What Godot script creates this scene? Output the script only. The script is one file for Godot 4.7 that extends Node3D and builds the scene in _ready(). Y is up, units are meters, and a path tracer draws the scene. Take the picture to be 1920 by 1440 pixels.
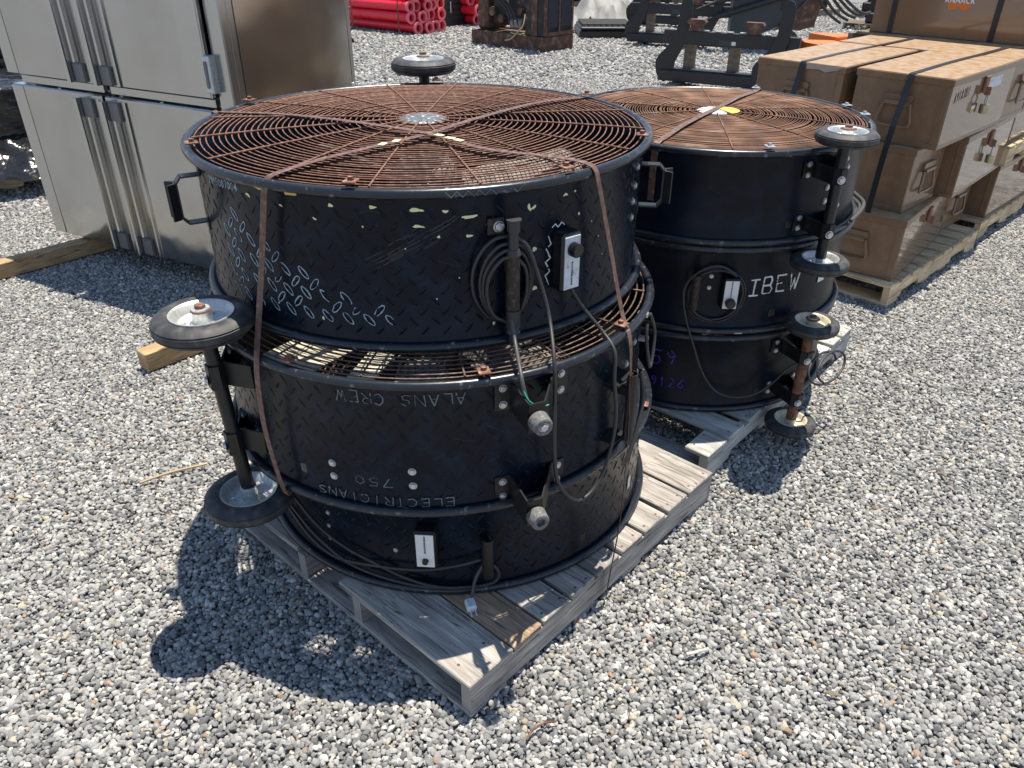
extends Node3D
# A gravel auction yard: two pallets of drum fans, a stainless refrigerator, tan job boxes, pipes and machinery behind.
# World: y up, metres, origin on the gravel under the middle fan of the near stack.

var rng := RandomNumberGenerator.new()
var names := {}
var M := {}
var cache := {}
var cam_xf: Transform3D

# ------------------------------------------------------------------ mesh builder
class MB:
	var v := PackedVector3Array()
	var n := PackedVector3Array()
	var uv := PackedVector2Array()
	var ix := PackedInt32Array()
	var uvo := Vector2.ZERO

	func vert(p: Vector3, nn: Vector3, t := Vector2.ZERO) -> int:
		v.append(p)
		n.append(nn)
		uv.append(t)
		return v.size() - 1

	func tri(a: int, b: int, c: int) -> void:
		var g := (v[b] - v[a]).cross(v[c] - v[a])
		if g.dot(n[a] + n[b] + n[c]) > 0.0:
			ix.append(a); ix.append(c); ix.append(b)
		else:
			ix.append(a); ix.append(b); ix.append(c)

	func face(pts: Array, nn: Vector3, uvs: Array = []) -> void:
		var b := v.size()
		for i in pts.size():
			vert(pts[i], nn, uvs[i] if uvs.size() > 0 else Vector2.ZERO)
		for i in range(1, pts.size() - 1):
			tri(b, b + i, b + i + 1)

	# flat polygon facing out of its own winding guess: normal is given by three points, turned towards 'out'
	func poly(pts: Array, out: Vector3) -> void:
		var nn: Vector3 = (pts[1] - pts[0]).cross(pts[2] - pts[0]).normalized()
		if nn.dot(out) < 0.0:
			nn = -nn
		face(pts, nn)

	func box(c: Vector3, s: Vector3, bev := 0.0, xf := Transform3D.IDENTITY) -> void:
		var h := s * 0.5
		var b := minf(bev, minf(h.x, minf(h.y, h.z)) * 0.6)
		if b <= 0.0:
			b = 0.0
		for ax in 3:
			for sg in [-1.0, 1.0]:
				var nn := Vector3.ZERO
				nn[ax] = sg
				var u := (ax + 1) % 3
				var w := (ax + 2) % 3
				if ax == 1:
					u = 0
					w = 2
				elif ax == 2:
					u = 0
					w = 1
				else:
					u = 2
					w = 1
				var pts := []
				var ts := []
				for q in [[-1, -1], [1, -1], [1, 1], [-1, 1]]:
					var p := Vector3.ZERO
					p[ax] = sg * h[ax]
					p[u] = q[0] * (h[u] - b)
					p[w] = q[1] * (h[w] - b)
					pts.append(xf * (c + p))
					ts.append(uvo + Vector2(p[u], p[w]))
				face(pts, (xf.basis * nn).normalized(), ts)
		if b <= 0.0:
			return
		for ax in 3:   # edges along ax
			var u := (ax + 1) % 3
			var w := (ax + 2) % 3
			for su in [-1.0, 1.0]:
				for sw in [-1.0, 1.0]:
					var nn := Vector3.ZERO
					nn[u] = su
					nn[w] = sw
					var pts := []
					var ts := []
					for q in [[-1, 0], [1, 0], [1, 1], [-1, 1]]:
						var p := Vector3.ZERO
						p[ax] = q[0] * (h[ax] - b)
						p[u] = su * (h[u] - (b if q[1] == 0 else 0.0))
						p[w] = sw * (h[w] - (0.0 if q[1] == 0 else b))
						pts.append(xf * (c + p))
						ts.append(uvo + Vector2(p.x, p.y + p.z))
					face(pts, (xf.basis * nn).normalized(), ts)
		for sx in [-1.0, 1.0]:
			for sy in [-1.0, 1.0]:
				for sz in [-1.0, 1.0]:
					var nn := Vector3(sx, sy, sz)
					face([xf * (c + Vector3(sx * h.x, sy * (h.y - b), sz * (h.z - b))), xf * (c + Vector3(sx * (h.x - b), sy * h.y, sz * (h.z - b))), xf * (c + Vector3(sx * (h.x - b), sy * (h.y - b), sz * h.z))], (xf.basis * nn).normalized())

	# round tube along points
	func tube(pts: PackedVector3Array, r: float, seg := 6, closed := false, caps := true) -> void:
		var m := pts.size()
		var b := v.size()
		var up := Vector3.UP
		var prev := Vector3.ZERO
		for i in m:
			var d: Vector3
			if closed:
				d = (pts[(i + 1) % m] - pts[(i + m - 1) % m])
			else:
				d = pts[mini(i + 1, m - 1)] - pts[maxi(i - 1, 0)]
			d = d.normalized()
			var a: Vector3
			if i == 0:
				up = Vector3.UP if absf(d.y) < 0.9 else Vector3.RIGHT
				a = d.cross(up).normalized()
			else:
				a = (prev - d * prev.dot(d)).normalized()
			prev = a
			var bb := d.cross(a)
			for k in seg:
				var t := TAU * k / seg
				var o := a * cos(t) + bb * sin(t)
				vert(pts[i] + o * r, o)
		var rows := m if closed else m - 1
		for i in rows:
			var i2 := (i + 1) % m
			for k in seg:
				var k2 := (k + 1) % seg
				tri(b + i * seg + k, b + i2 * seg + k, b + i2 * seg + k2)
				tri(b + i * seg + k, b + i2 * seg + k2, b + i * seg + k2)
		if caps and not closed:
			for e in [0, m - 1]:
				var d := (pts[0] - pts[1]).normalized() if e == 0 else (pts[m - 1] - pts[m - 2]).normalized()
				var ring := []
				for k in seg:
					ring.append(v[b + e * seg + k])
				face(ring, d)

	# ring of wire (torus) about y
	func ring(rad: float, y: float, r: float, seg := 96, side := 5) -> void:
		var b := v.size()
		for i in seg:
			var t := TAU * i / seg
			var o := Vector3(sin(t), 0, cos(t))
			for k in side:
				var s := TAU * k / side
				var nn := o * cos(s) + Vector3.UP * sin(s)
				vert(o * rad + Vector3(0, y, 0) + nn * r, nn)
		for i in seg:
			var i2 := (i + 1) % seg
			for k in side:
				var k2 := (k + 1) % side
				ix.append(b + i * side + k); ix.append(b + i * side + k2); ix.append(b + i2 * side + k2)
				ix.append(b + i * side + k); ix.append(b + i2 * side + k2); ix.append(b + i2 * side + k)

	# lathe of (radius, height) about y; sharp profile corners are doubled points
	func lathe(prof: Array, seg := 32, xf := Transform3D.IDENTITY, flat := false, t0 := 0.0, t1 := TAU) -> void:
		var m := prof.size()
		for j in m - 1:
			var p0: Vector2 = prof[j]
			var p1: Vector2 = prof[j + 1]
			if p0.distance_squared_to(p1) < 1e-12:
				continue
			var d := (p1 - p0).normalized()
			var fn := Vector2(d.y, -d.x)
			var n0 := fn
			var n1 := fn
			if not flat:
				if j > 0 and p0.distance_squared_to(prof[j - 1]) > 1e-12:
					var dd: Vector2 = (p0 - prof[j - 1]).normalized()
					var f2 := Vector2(dd.y, -dd.x)
					if f2.dot(fn) > 0.5:
						n0 = (fn + f2).normalized()
				if j < m - 2 and p1.distance_squared_to(prof[j + 2]) > 1e-12:
					var dd: Vector2 = (prof[j + 2] - p1).normalized()
					var f2 := Vector2(dd.y, -dd.x)
					if f2.dot(fn) > 0.5:
						n1 = (fn + f2).normalized()
			var b := v.size()
			for i in seg + 1:
				var t := lerpf(t0, t1, float(i) / seg)
				var o := Vector3(sin(t), 0, cos(t))
				vert(xf * (o * p0.x + Vector3(0, p0.y, 0)), (xf.basis * (o * n0.x + Vector3(0, n0.y, 0))).normalized(), Vector2(float(i) / seg, p0.y))
				vert(xf * (o * p1.x + Vector3(0, p1.y, 0)), (xf.basis * (o * n1.x + Vector3(0, n1.y, 0))).normalized(), Vector2(float(i) / seg, p1.y))
			for i in seg:
				var a := b + i * 2
				if p0.x > 1e-6:
					tri(a, a + 2, a + 3)
				if p1.x > 1e-6:
					tri(a, a + 3, a + 1)

	func cyl(a: Vector3, b2: Vector3, r0: float, r1: float, seg := 12) -> void:
		var d := b2 - a
		var h := d.length()
		var y := d / h
		var x := (Vector3.UP if absf(y.y) < 0.9 else Vector3.RIGHT).cross(y).normalized()
		lathe([Vector2(0, 0), Vector2(r0, 0), Vector2(r0, 0), Vector2(r1, h), Vector2(r1, h), Vector2(0, h)], seg, Transform3D(Basis(x, y, x.cross(y)), a))

	# flat band along points, 'across' = width directions
	func band(pts: PackedVector3Array, across: PackedVector3Array, w: float, t: float) -> void:
		var m := pts.size()
		for i in m - 1:
			var d := (pts[i + 1] - pts[i]).normalized()
			var n0 := d.cross(across[i]).normalized()
			var n1 := d.cross(across[i + 1]).normalized()
			for s in [-1.0, 1.0]:
				face([pts[i] - across[i] * w * 0.5 + n0 * t * 0.5 * s, pts[i] + across[i] * w * 0.5 + n0 * t * 0.5 * s, pts[i + 1] + across[i + 1] * w * 0.5 + n1 * t * 0.5 * s, pts[i + 1] - across[i + 1] * w * 0.5 + n1 * t * 0.5 * s], n0 * s)
				face([pts[i] + across[i] * w * 0.5 * s + n0 * t * 0.5, pts[i] + across[i] * w * 0.5 * s - n0 * t * 0.5, pts[i + 1] + across[i + 1] * w * 0.5 * s - n1 * t * 0.5, pts[i + 1] + across[i + 1] * w * 0.5 * s + n1 * t * 0.5], across[i] * s)

	# outline (Vector2 list, convex or not) pushed along z
	func prism(outline: PackedVector2Array, z0: float, z1: float, xf := Transform3D.IDENTITY) -> void:
		var t := Geometry2D.triangulate_polygon(outline)
		for zz in [z0, z1]:
			var nn := (xf.basis * Vector3(0, 0, 1 if zz == maxf(z0, z1) else -1)).normalized()
			var b := v.size()
			for p in outline:
				vert(xf * Vector3(p.x, p.y, zz), nn, p)
			for i in range(0, t.size(), 3):
				tri(b + t[i], b + t[i + 1], b + t[i + 2])
		var m := outline.size()
		var area := 0.0
		for i in m:
			area += outline[i].cross(outline[(i + 1) % m])
		for i in m:
			var p := outline[i]
			var q := outline[(i + 1) % m]
			var d := (q - p).normalized()
			var nn2 := Vector2(d.y, -d.x) * (1.0 if area > 0.0 else -1.0)
			face([xf * Vector3(p.x, p.y, z0), xf * Vector3(q.x, q.y, z0), xf * Vector3(q.x, q.y, z1), xf * Vector3(p.x, p.y, z1)], (xf.basis * Vector3(nn2.x, nn2.y, 0)).normalized())

	func mesh() -> ArrayMesh:
		var a := []
		a.resize(Mesh.ARRAY_MAX)
		a[Mesh.ARRAY_VERTEX] = v
		a[Mesh.ARRAY_NORMAL] = n
		a[Mesh.ARRAY_TEX_UV] = uv
		a[Mesh.ARRAY_INDEX] = ix
		var m := ArrayMesh.new()
		m.add_surface_from_arrays(Mesh.PRIMITIVE_TRIANGLES, a)
		return m

# ------------------------------------------------------------------ nodes
func numbered(called: String) -> String:
	var k: int = names.get(called, 0)
	names[called] = k + 1
	return called if k == 0 else "%s_%03d" % [called, k]

func tag(o: Node, label: String, category: String, group := "") -> void:
	o.set_meta("label", label)
	o.set_meta("category", category)
	if group != "":
		o.set_meta("group", group)

func thing(called: String, label: String, category: String, at := Vector3.ZERO, turn := 0.0, group := "") -> Node3D:
	var o := Node3D.new()
	o.name = numbered(called)
	add_child(o)
	o.position = at
	o.rotation.y = turn
	tag(o, label, category, group)
	return o

func part(parent: Node, called: String, m, mat: Material, xf := Transform3D.IDENTITY) -> MeshInstance3D:
	var o := MeshInstance3D.new()
	o.name = called
	o.mesh = m.mesh() if m is MB else m
	o.material_override = mat
	o.transform = xf
	parent.add_child(o, true)
	return o

func single(called: String, m, mat: Material, label: String, category: String, at := Vector3.ZERO, group := "") -> MeshInstance3D:
	var o := MeshInstance3D.new()
	o.name = numbered(called)
	o.mesh = m.mesh() if m is MB else m
	o.material_override = mat
	o.position = at
	add_child(o)
	tag(o, label, category, group)
	return o

func joint(parent: Node, called: String, at := Vector3.ZERO) -> Node3D:
	var o := Node3D.new()
	o.name = called
	o.position = at
	parent.add_child(o, true)
	return o

func spline(pts: Array, per := 6) -> PackedVector3Array:
	var out := PackedVector3Array()
	var m := pts.size()
	for i in m - 1:
		var p0: Vector3 = pts[maxi(i - 1, 0)]
		var p1: Vector3 = pts[i]
		var p2: Vector3 = pts[i + 1]
		var p3: Vector3 = pts[mini(i + 2, m - 1)]
		for k in per:
			out.append(p1.cubic_interpolate(p2, p0, p3, float(k) / per))
	out.append(pts[m - 1])
	return out

# ------------------------------------------------------------------ textures and materials
func lin(r: float, g: float, b: float) -> Color:
	return Color(r, g, b).linear_to_srgb()

func noise(sd: int, fr: float, oct := 4, ty := FastNoiseLite.TYPE_SIMPLEX_SMOOTH) -> FastNoiseLite:
	var f := FastNoiseLite.new()
	f.seed = sd
	f.frequency = fr
	f.noise_type = ty
	f.fractal_octaves = oct
	return f

# seamless blotchy colour map: ramp of [position, linear colour]
func blotch(sd: int, fr: float, oct: int, ramp: Array, size := 256) -> ImageTexture:
	var f := noise(sd, fr, oct)
	var g := f.get_seamless_image(size, size)
	var out := Image.create(size, size, false, Image.FORMAT_RGB8)
	var gr := Gradient.new()
	var off := PackedFloat32Array()
	var col := PackedColorArray()
	for q in ramp:
		off.append(q[0])
		col.append(q[1])
	gr.offsets = off
	gr.colors = col
	var lut := []
	for i in 256:
		lut.append(gr.sample(i / 255.0).linear_to_srgb())
	for y in size:
		for x in size:
			out.set_pixel(x, y, lut[int(g.get_pixel(x, y).r * 255.0)])
	out.generate_mipmaps()
	return ImageTexture.create_from_image(out)

func bump(sd: int, fr: float, oct: int, strength: float, size := 256, ty := FastNoiseLite.TYPE_SIMPLEX_SMOOTH) -> ImageTexture:
	var g := noise(sd, fr, oct, ty).get_seamless_image(size, size)
	g.convert(Image.FORMAT_RGBA8)
	g.bump_map_to_normal_map(strength)
	return ImageTexture.create_from_image(g)

func mat(col: Color, rough: float, metal := 0.0, tex: Texture2D = null, tscale := 1.0, nrm: Texture2D = null, nscale := 0.5) -> StandardMaterial3D:
	var m := StandardMaterial3D.new()
	m.albedo_color = col
	m.roughness = rough
	m.metallic = metal
	if tex:
		m.albedo_texture = tex
	if nrm:
		m.normal_enabled = true
		m.normal_texture = nrm
		m.normal_scale = nscale
	if tex or nrm:
		m.uv1_triplanar = true
		m.uv1_scale = Vector3.ONE * tscale
	return m

# wood with grain along u; tile is 1.2 m long and 0.3 m across
func wood_tex(sd: int, a: Color, b: Color, dark: Color, crack: float) -> ImageTexture:
	var w := 512
	var h := 256
	var f1 := noise(sd, 0.012, 3)
	var f2 := noise(sd + 7, 0.05, 2)
	var f3 := noise(sd + 13, 0.02, 3)
	var im := Image.create(w, h, false, Image.FORMAT_RGB8)
	for y in h:
		for x in w:
			var warp := f3.get_noise_2d(x * 0.35, y * 1.2) * 14.0
			var g := f1.get_noise_2d(x * 0.22, (y + warp) * 5.0) * 0.5 + 0.5
			var fine := f2.get_noise_2d(x * 0.35, (y + warp * 0.5) * 9.0)
			var c := a.lerp(b, clampf(g * 1.3 - 0.1, 0, 1))
			c = c * (1.0 + fine * 0.45)
			var cr := f2.get_noise_2d(x * 0.10 + 400.0, (y + warp) * 3.2)
			if cr > 0.34:
				c = c.lerp(dark, clampf((cr - 0.34) * 6.0, 0, 1) * crack)
			var stain := f3.get_noise_2d(x * 0.5 + 900.0, y * 0.8)
			c = c * (1.0 + stain * 0.35)
			im.set_pixel(x, y, c.linear_to_srgb())
	im.generate_mipmaps()
	return ImageTexture.create_from_image(im)

func wood_mat(sd: int, a: Color, b: Color, dark: Color, crack: float, rough := 0.85) -> StandardMaterial3D:
	var m := StandardMaterial3D.new()
	m.albedo_texture = wood_tex(sd, a, b, dark, crack)
	m.roughness = rough
	m.uv1_scale = Vector3(1.0 / 1.2, 1.0 / 0.3, 1)
	m.metallic_specular = 0.25
	return m

# worn paint: dark ground with fine scratches, specks and dusty patches; value 1 is bare wear
func worn(sd: int, size: int, ground: float, patch: float, lines: int, specks: int, lv: float) -> ImageTexture:
	var r := RandomNumberGenerator.new()
	r.seed = sd
	var f := noise(sd, 0.012, 5).get_seamless_image(size, size)
	var im := Image.create(size, size, false, Image.FORMAT_RGB8)
	for y in size:
		for x in size:
			var k := ground + patch * clampf((f.get_pixel(x, y).r - 0.42) * 2.4, 0.0, 1.0)
			im.set_pixel(x, y, Color(k, k, k).linear_to_srgb())
	for i in lines:
		var p := Vector2(r.randf(), r.randf()) * size
		var d := Vector2.from_angle(r.randfn() * 0.5)
		var bend := r.randf_range(-0.02, 0.02)
		var k := ground + lv * r.randf() * r.randf()
		for j in r.randi_range(8, 70):
			if r.randf() > 0.12:
				im.set_pixel(posmod(int(p.x), size), posmod(int(p.y), size), Color(k, k, k).linear_to_srgb())
			d = d.rotated(bend)
			p += d
	for i in specks:
		var k := ground + lv * r.randf()
		var x := r.randi() % size
		var y := r.randi() % size
		for q in r.randi_range(1, 4):
			im.set_pixel(posmod(x + r.randi_range(-1, 1), size), posmod(y + r.randi_range(-1, 1), size), Color(k, k, k).linear_to_srgb())
	im.generate_mipmaps()
	return ImageTexture.create_from_image(im)

func make_materials() -> void:
	var grime := blotch(3, 0.02, 5, [[0.0, Color(0.55, 0.55, 0.6)], [0.5, Color(0.8, 0.8, 0.82)], [0.75, Color(1, 1, 1)], [1.0, Color(1.9, 1.8, 1.6)]], 512)
	var pits := bump(5, 0.08, 3, 2.0)
	# colour values here are what fully rubbed paint reaches; the texture's ground holds the sound paint
	M.black = mat(lin(0.050, 0.100, 0.200), 0.27, 0.0, worn(8, 1024, 0.055, 0.085, 420, 500, 0.85), 0.85, bump(6, 0.010, 3, 2.4), 0.24)
	M.black.metallic_specular = 0.30
	M.satin_black = mat(lin(0.052, 0.098, 0.190), 0.31, 0.0, worn(9, 1024, 0.055, 0.075, 260, 900, 0.6), 0.85, bump(16, 0.010, 3, 2.2), 0.22)
	M.satin_black.metallic_specular = 0.30
	M.bracket = mat(lin(0.0085, 0.0088, 0.010), 0.42, 0.0, grime, 3.0)
	M.rim_black = mat(lin(0.26, 0.28, 0.30), 0.28, 0.0, blotch(10, 0.03, 4, [[0.0, Color(0.05, 0.056, 0.072)], [0.74, Color(0.065, 0.072, 0.088)], [0.80, Color(0.14, 0.145, 0.15)], [0.84, Color(0.7, 0.7, 0.7)], [1.0, Color(1, 1, 1)]], 512), 1.7, pits, 0.05)
	M.rust = mat(Color.WHITE, 0.75, 0.0, blotch(21, 0.03, 4, [[0.0, Color(0.07, 0.030, 0.020)], [0.45, Color(0.16, 0.072, 0.045)], [0.68, Color(0.26, 0.125, 0.08)], [0.85, Color(0.33, 0.21, 0.155)], [1.0, Color(0.42, 0.36, 0.31)]]), 5.0)
	M.rust_dark = mat(Color.WHITE, 0.8, 0.0, blotch(22, 0.03, 4, [[0.0, Color(0.03, 0.02, 0.017)], [0.4, Color(0.10, 0.05, 0.032)], [0.65, Color(0.20, 0.085, 0.045)], [1.0, Color(0.26, 0.12, 0.065)]]), 4.0)
	M.rust_far = mat(Color.WHITE, 0.75, 0.1, blotch(27, 0.012, 5, [[0.0, Color(0.05, 0.03, 0.024)], [0.4, Color(0.12, 0.058, 0.034)], [0.62, Color(0.22, 0.10, 0.05)], [0.8, Color(0.25, 0.15, 0.10)], [1.0, Color(0.34, 0.30, 0.27)]]), 2.0)
	M.wire_dark = mat(Color.WHITE, 0.6, 0.2, blotch(29, 0.03, 4, [[0.0, Color(0.03, 0.025, 0.022)], [0.5, Color(0.10, 0.065, 0.05)], [0.7, Color(0.22, 0.13, 0.09)], [1.0, Color(0.36, 0.28, 0.22)]]), 6.0)
	M.band = mat(Color.WHITE, 0.5, 0.15, blotch(23, 0.03, 5, [[0.0, Color(0.06, 0.034, 0.027)], [0.45, Color(0.125, 0.068, 0.052)], [0.7, Color(0.19, 0.105, 0.08)], [1.0, Color(0.32, 0.21, 0.15)]]), 6.0)
	M.clip = mat(Color.WHITE, 0.6, 0.2, blotch(26, 0.03, 4, [[0.0, Color(0.012, 0.011, 0.010)], [0.5, Color(0.03, 0.024, 0.02)], [0.75, Color(0.075, 0.05, 0.038)], [1.0, Color(0.15, 0.10, 0.075)]]), 9.0)
	M.galv = mat(Color.WHITE, 0.42, 0.55, blotch(31, 0.03, 4, [[0.0, Color(0.36, 0.38, 0.38)], [0.5, Color(0.52, 0.54, 0.53)], [1.0, Color(0.68, 0.69, 0.66)]]), 8.0)
	M.cream = mat(Color.WHITE, 0.5, 0.1, blotch(33, 0.03, 4, [[0.0, Color(0.35, 0.22, 0.11)], [0.35, Color(0.55, 0.50, 0.38)], [1.0, Color(0.66, 0.62, 0.50)]]), 7.0)
	M.badge = mat(Color.WHITE, 0.55, 0.0, blotch(34, 0.02, 5, [[0.0, Color(0.05, 0.06, 0.07)], [0.6, Color(0.10, 0.115, 0.13)], [0.74, Color(0.15, 0.16, 0.17)], [0.80, Color(0.5, 0.5, 0.49)], [1.0, Color(0.6, 0.6, 0.58)]]), 7.0)
	M.bolt = mat(lin(0.55, 0.56, 0.57), 0.35, 0.8)
	M.rubber = mat(Color.WHITE, 0.62, 0.0, blotch(41, 0.02, 5, [[0.0, Color(0.016, 0.017, 0.019)], [0.45, Color(0.030, 0.031, 0.033)], [0.68, Color(0.055, 0.055, 0.055)], [1.0, Color(0.12, 0.115, 0.105)]], 256), 4.0)
	M.rubber_grey = mat(Color.WHITE, 0.7, 0.0, blotch(43, 0.03, 4, [[0.0, Color(0.05, 0.05, 0.05)], [0.5, Color(0.13, 0.13, 0.125)], [1.0, Color(0.28, 0.27, 0.25)]]), 12.0)
	M.cord = mat(lin(0.030, 0.030, 0.031), 0.5)
	M.cord_grey = mat(lin(0.06, 0.06, 0.06), 0.5)
	M.green = mat(lin(0.02, 0.35, 0.20), 0.5)
	M.chalk = mat(lin(0.29, 0.38, 0.44), 0.9)
	M.chalk_dim = mat(lin(0.15, 0.175, 0.185), 0.9)
	M.scuff = mat(lin(0.0062, 0.0100, 0.0165), 0.45)
	M.cream_paint = mat(lin(0.72, 0.70, 0.40), 0.6)
	M.ochre = mat(lin(0.60, 0.38, 0.10), 0.7)
	M.white_paint = mat(lin(0.62, 0.64, 0.64), 0.6)
	M.purple = mat(lin(0.06, 0.03, 0.30), 0.6)
	M.plate = mat(Color.WHITE, 0.45, 0.0, blotch(51, 0.02, 4, [[0.0, Color(0.30, 0.24, 0.18)], [0.3, Color(0.55, 0.58, 0.62)], [1.0, Color(0.68, 0.72, 0.76)]]), 6.0)
	M.white = mat(lin(0.72, 0.72, 0.70), 0.5)
	M.ink = mat(lin(0.015, 0.015, 0.015), 0.6)
	M.knob = mat(lin(0.012, 0.012, 0.013), 0.35)
	M.motor = mat(Color.WHITE, 0.6, 0.2, blotch(53, 0.03, 4, [[0.0, Color(0.05, 0.045, 0.04)], [0.5, Color(0.22, 0.20, 0.18)], [1.0, Color(0.45, 0.41, 0.36)]]), 6.0)
	M.blade = mat(Color.WHITE, 0.5, 0.3, blotch(54, 0.02, 4, [[0.0, Color(0.06, 0.055, 0.05)], [0.5, Color(0.14, 0.125, 0.11)], [1.0, Color(0.30, 0.27, 0.24)]]), 4.0)
	# brushed stainless with the slow waviness of thin sheet
	M.steel = mat(lin(0.47, 0.478, 0.475), 0.17, 1.0, blotch(61, 0.01, 5, [[0.0, Color(0.90, 0.90, 0.89)], [0.6, Color(0.97, 0.97, 0.97)], [1.0, Color(1, 1, 1)]], 256), 0.9, bump(62, 0.009, 2, 6.0, 512), 0.20)
	M.steel_flat = mat(lin(0.47, 0.478, 0.475), 0.20, 1.0)
	M.steel_side = mat(lin(0.45, 0.445, 0.43), 0.15, 1.0, null, 0.8, bump(66, 0.005, 2, 6.0, 512), 0.16)
	M.steel_dark = mat(lin(0.15, 0.15, 0.15), 0.45, 0.2)
	# tan enamel of the job boxes
	M.tan = mat(lin(0.345, 0.208, 0.120), 0.22, 0.0, worn(71, 1024, 0.58, 0.10, 300, 600, 0.40), 1.0, bump(72, 0.006, 2, 4.0, 256), 0.05)
	M.tan_gloss = mat(lin(0.207, 0.125, 0.072), 0.09, 0.0, null, 1.0, bump(73, 0.006, 2, 5.0, 256), 0.06)
	M.tan_gloss.metallic_specular = 1.0
	M.tan_gloss.clearcoat_enabled = true
	M.tan_gloss.clearcoat = 0.45
	M.tan_gloss.clearcoat_roughness = 0.05
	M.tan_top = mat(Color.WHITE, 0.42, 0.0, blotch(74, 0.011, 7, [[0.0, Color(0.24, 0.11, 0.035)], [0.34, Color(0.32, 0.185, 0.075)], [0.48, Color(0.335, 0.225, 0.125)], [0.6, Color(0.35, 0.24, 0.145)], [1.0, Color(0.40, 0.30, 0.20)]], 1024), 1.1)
	M.tan_rust = mat(lin(0.24, 0.12, 0.075), 0.6)
	M.tan_pale = mat(lin(0.40, 0.31, 0.25), 0.5)
	M.brass = mat(lin(0.42, 0.37, 0.24), 0.35, 0.9)
	M.strap_black = mat(lin(0.012, 0.012, 0.014), 0.35)
	# woods
	var c1 := Color(0.41, 0.385, 0.35)
	var c2 := Color(0.24, 0.215, 0.19)
	M.grey_wood = []
	for i in 4:
		var k: float = 1.0 + [0.0, 0.12, -0.14, 0.05][i]
		M.grey_wood.append(wood_mat(100 + i * 11, c1 * k, c2 * k, Color(0.05, 0.042, 0.036), 0.7))
	M.grey_wood.append(wood_mat(151, Color(0.42, 0.32, 0.23), Color(0.26, 0.18, 0.12), Color(0.06, 0.04, 0.03), 0.7))
	M.pale_wood = []
	for i in 3:
		var k: float = 1.0 + [0.0, 0.10, -0.12][i]
		M.pale_wood.append(wood_mat(200 + i * 11, Color(0.68, 0.54, 0.36) * k, Color(0.50, 0.37, 0.22) * k, Color(0.20, 0.13, 0.08), 0.5))
	M.white_wood = []
	for i in 3:
		var k: float = 1.0 + [0.0, 0.08, -0.12][i]
		M.white_wood.append(wood_mat(240 + i * 11, Color(0.50, 0.50, 0.47) * k, Color(0.36, 0.35, 0.32) * k, Color(0.12, 0.10, 0.08), 0.6))
	M.timber = wood_mat(300, Color(0.50, 0.37, 0.22), Color(0.34, 0.22, 0.11), Color(0.13, 0.07, 0.035), 0.8)
	M.old_timber = wood_mat(311, Color(0.24, 0.20, 0.15), Color(0.15, 0.12, 0.09), Color(0.04, 0.03, 0.025), 0.6)
	M.red = mat(lin(0.85, 0.022, 0.05), 0.38, 0.0, blotch(81, 0.02, 4, [[0.0, Color(0.75, 0.75, 0.75)], [0.5, Color(0.95, 0.95, 0.95)], [1.0, Color(1, 1, 1)]]), 2.0)
	M.red_pale = mat(lin(0.80, 0.16, 0.19), 0.45)
	M.wrap = mat(lin(0.012, 0.012, 0.013), 0.16, 0.0, null, 1.0, bump(83, 0.02, 4, 6.0, 256), 0.5)
	M.wrap.uv1_scale = Vector3(1.0, 4.0, 1.0)
	M.plant_black = mat(lin(0.014, 0.015, 0.017), 0.35, 0.0, grime, 1.5)
	M.frame_black = mat(lin(0.020, 0.022, 0.025), 0.5, 0.0, grime, 2.5)
	M.engine_rust = mat(Color.WHITE, 0.8, 0.0, blotch(85, 0.03, 6, [[0.0, Color(0.05, 0.028, 0.02)], [0.4, Color(0.085, 0.045, 0.030)], [0.6, Color(0.12, 0.062, 0.040)], [0.8, Color(0.17, 0.10, 0.068)], [1.0, Color(0.26, 0.20, 0.16)]]), 1.0)
	M.engine_black = mat(Color.WHITE, 0.7, 0.0, blotch(86, 0.02, 5, [[0.0, Color(0.008, 0.008, 0.009)], [0.55, Color(0.02, 0.02, 0.022)], [0.75, Color(0.05, 0.035, 0.028)], [1.0, Color(0.16, 0.14, 0.12)]]), 0.8)
	M.core_blue = mat(lin(0.015, 0.018, 0.028), 0.6)
	M.orange = mat(lin(0.62, 0.16, 0.025), 0.5)
	M.tarp = mat(lin(0.20, 0.20, 0.195), 0.6)
	M.straw = mat(lin(0.42, 0.32, 0.18), 0.8)
	M.steel_blue = mat(lin(0.03, 0.04, 0.05), 0.4)

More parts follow.
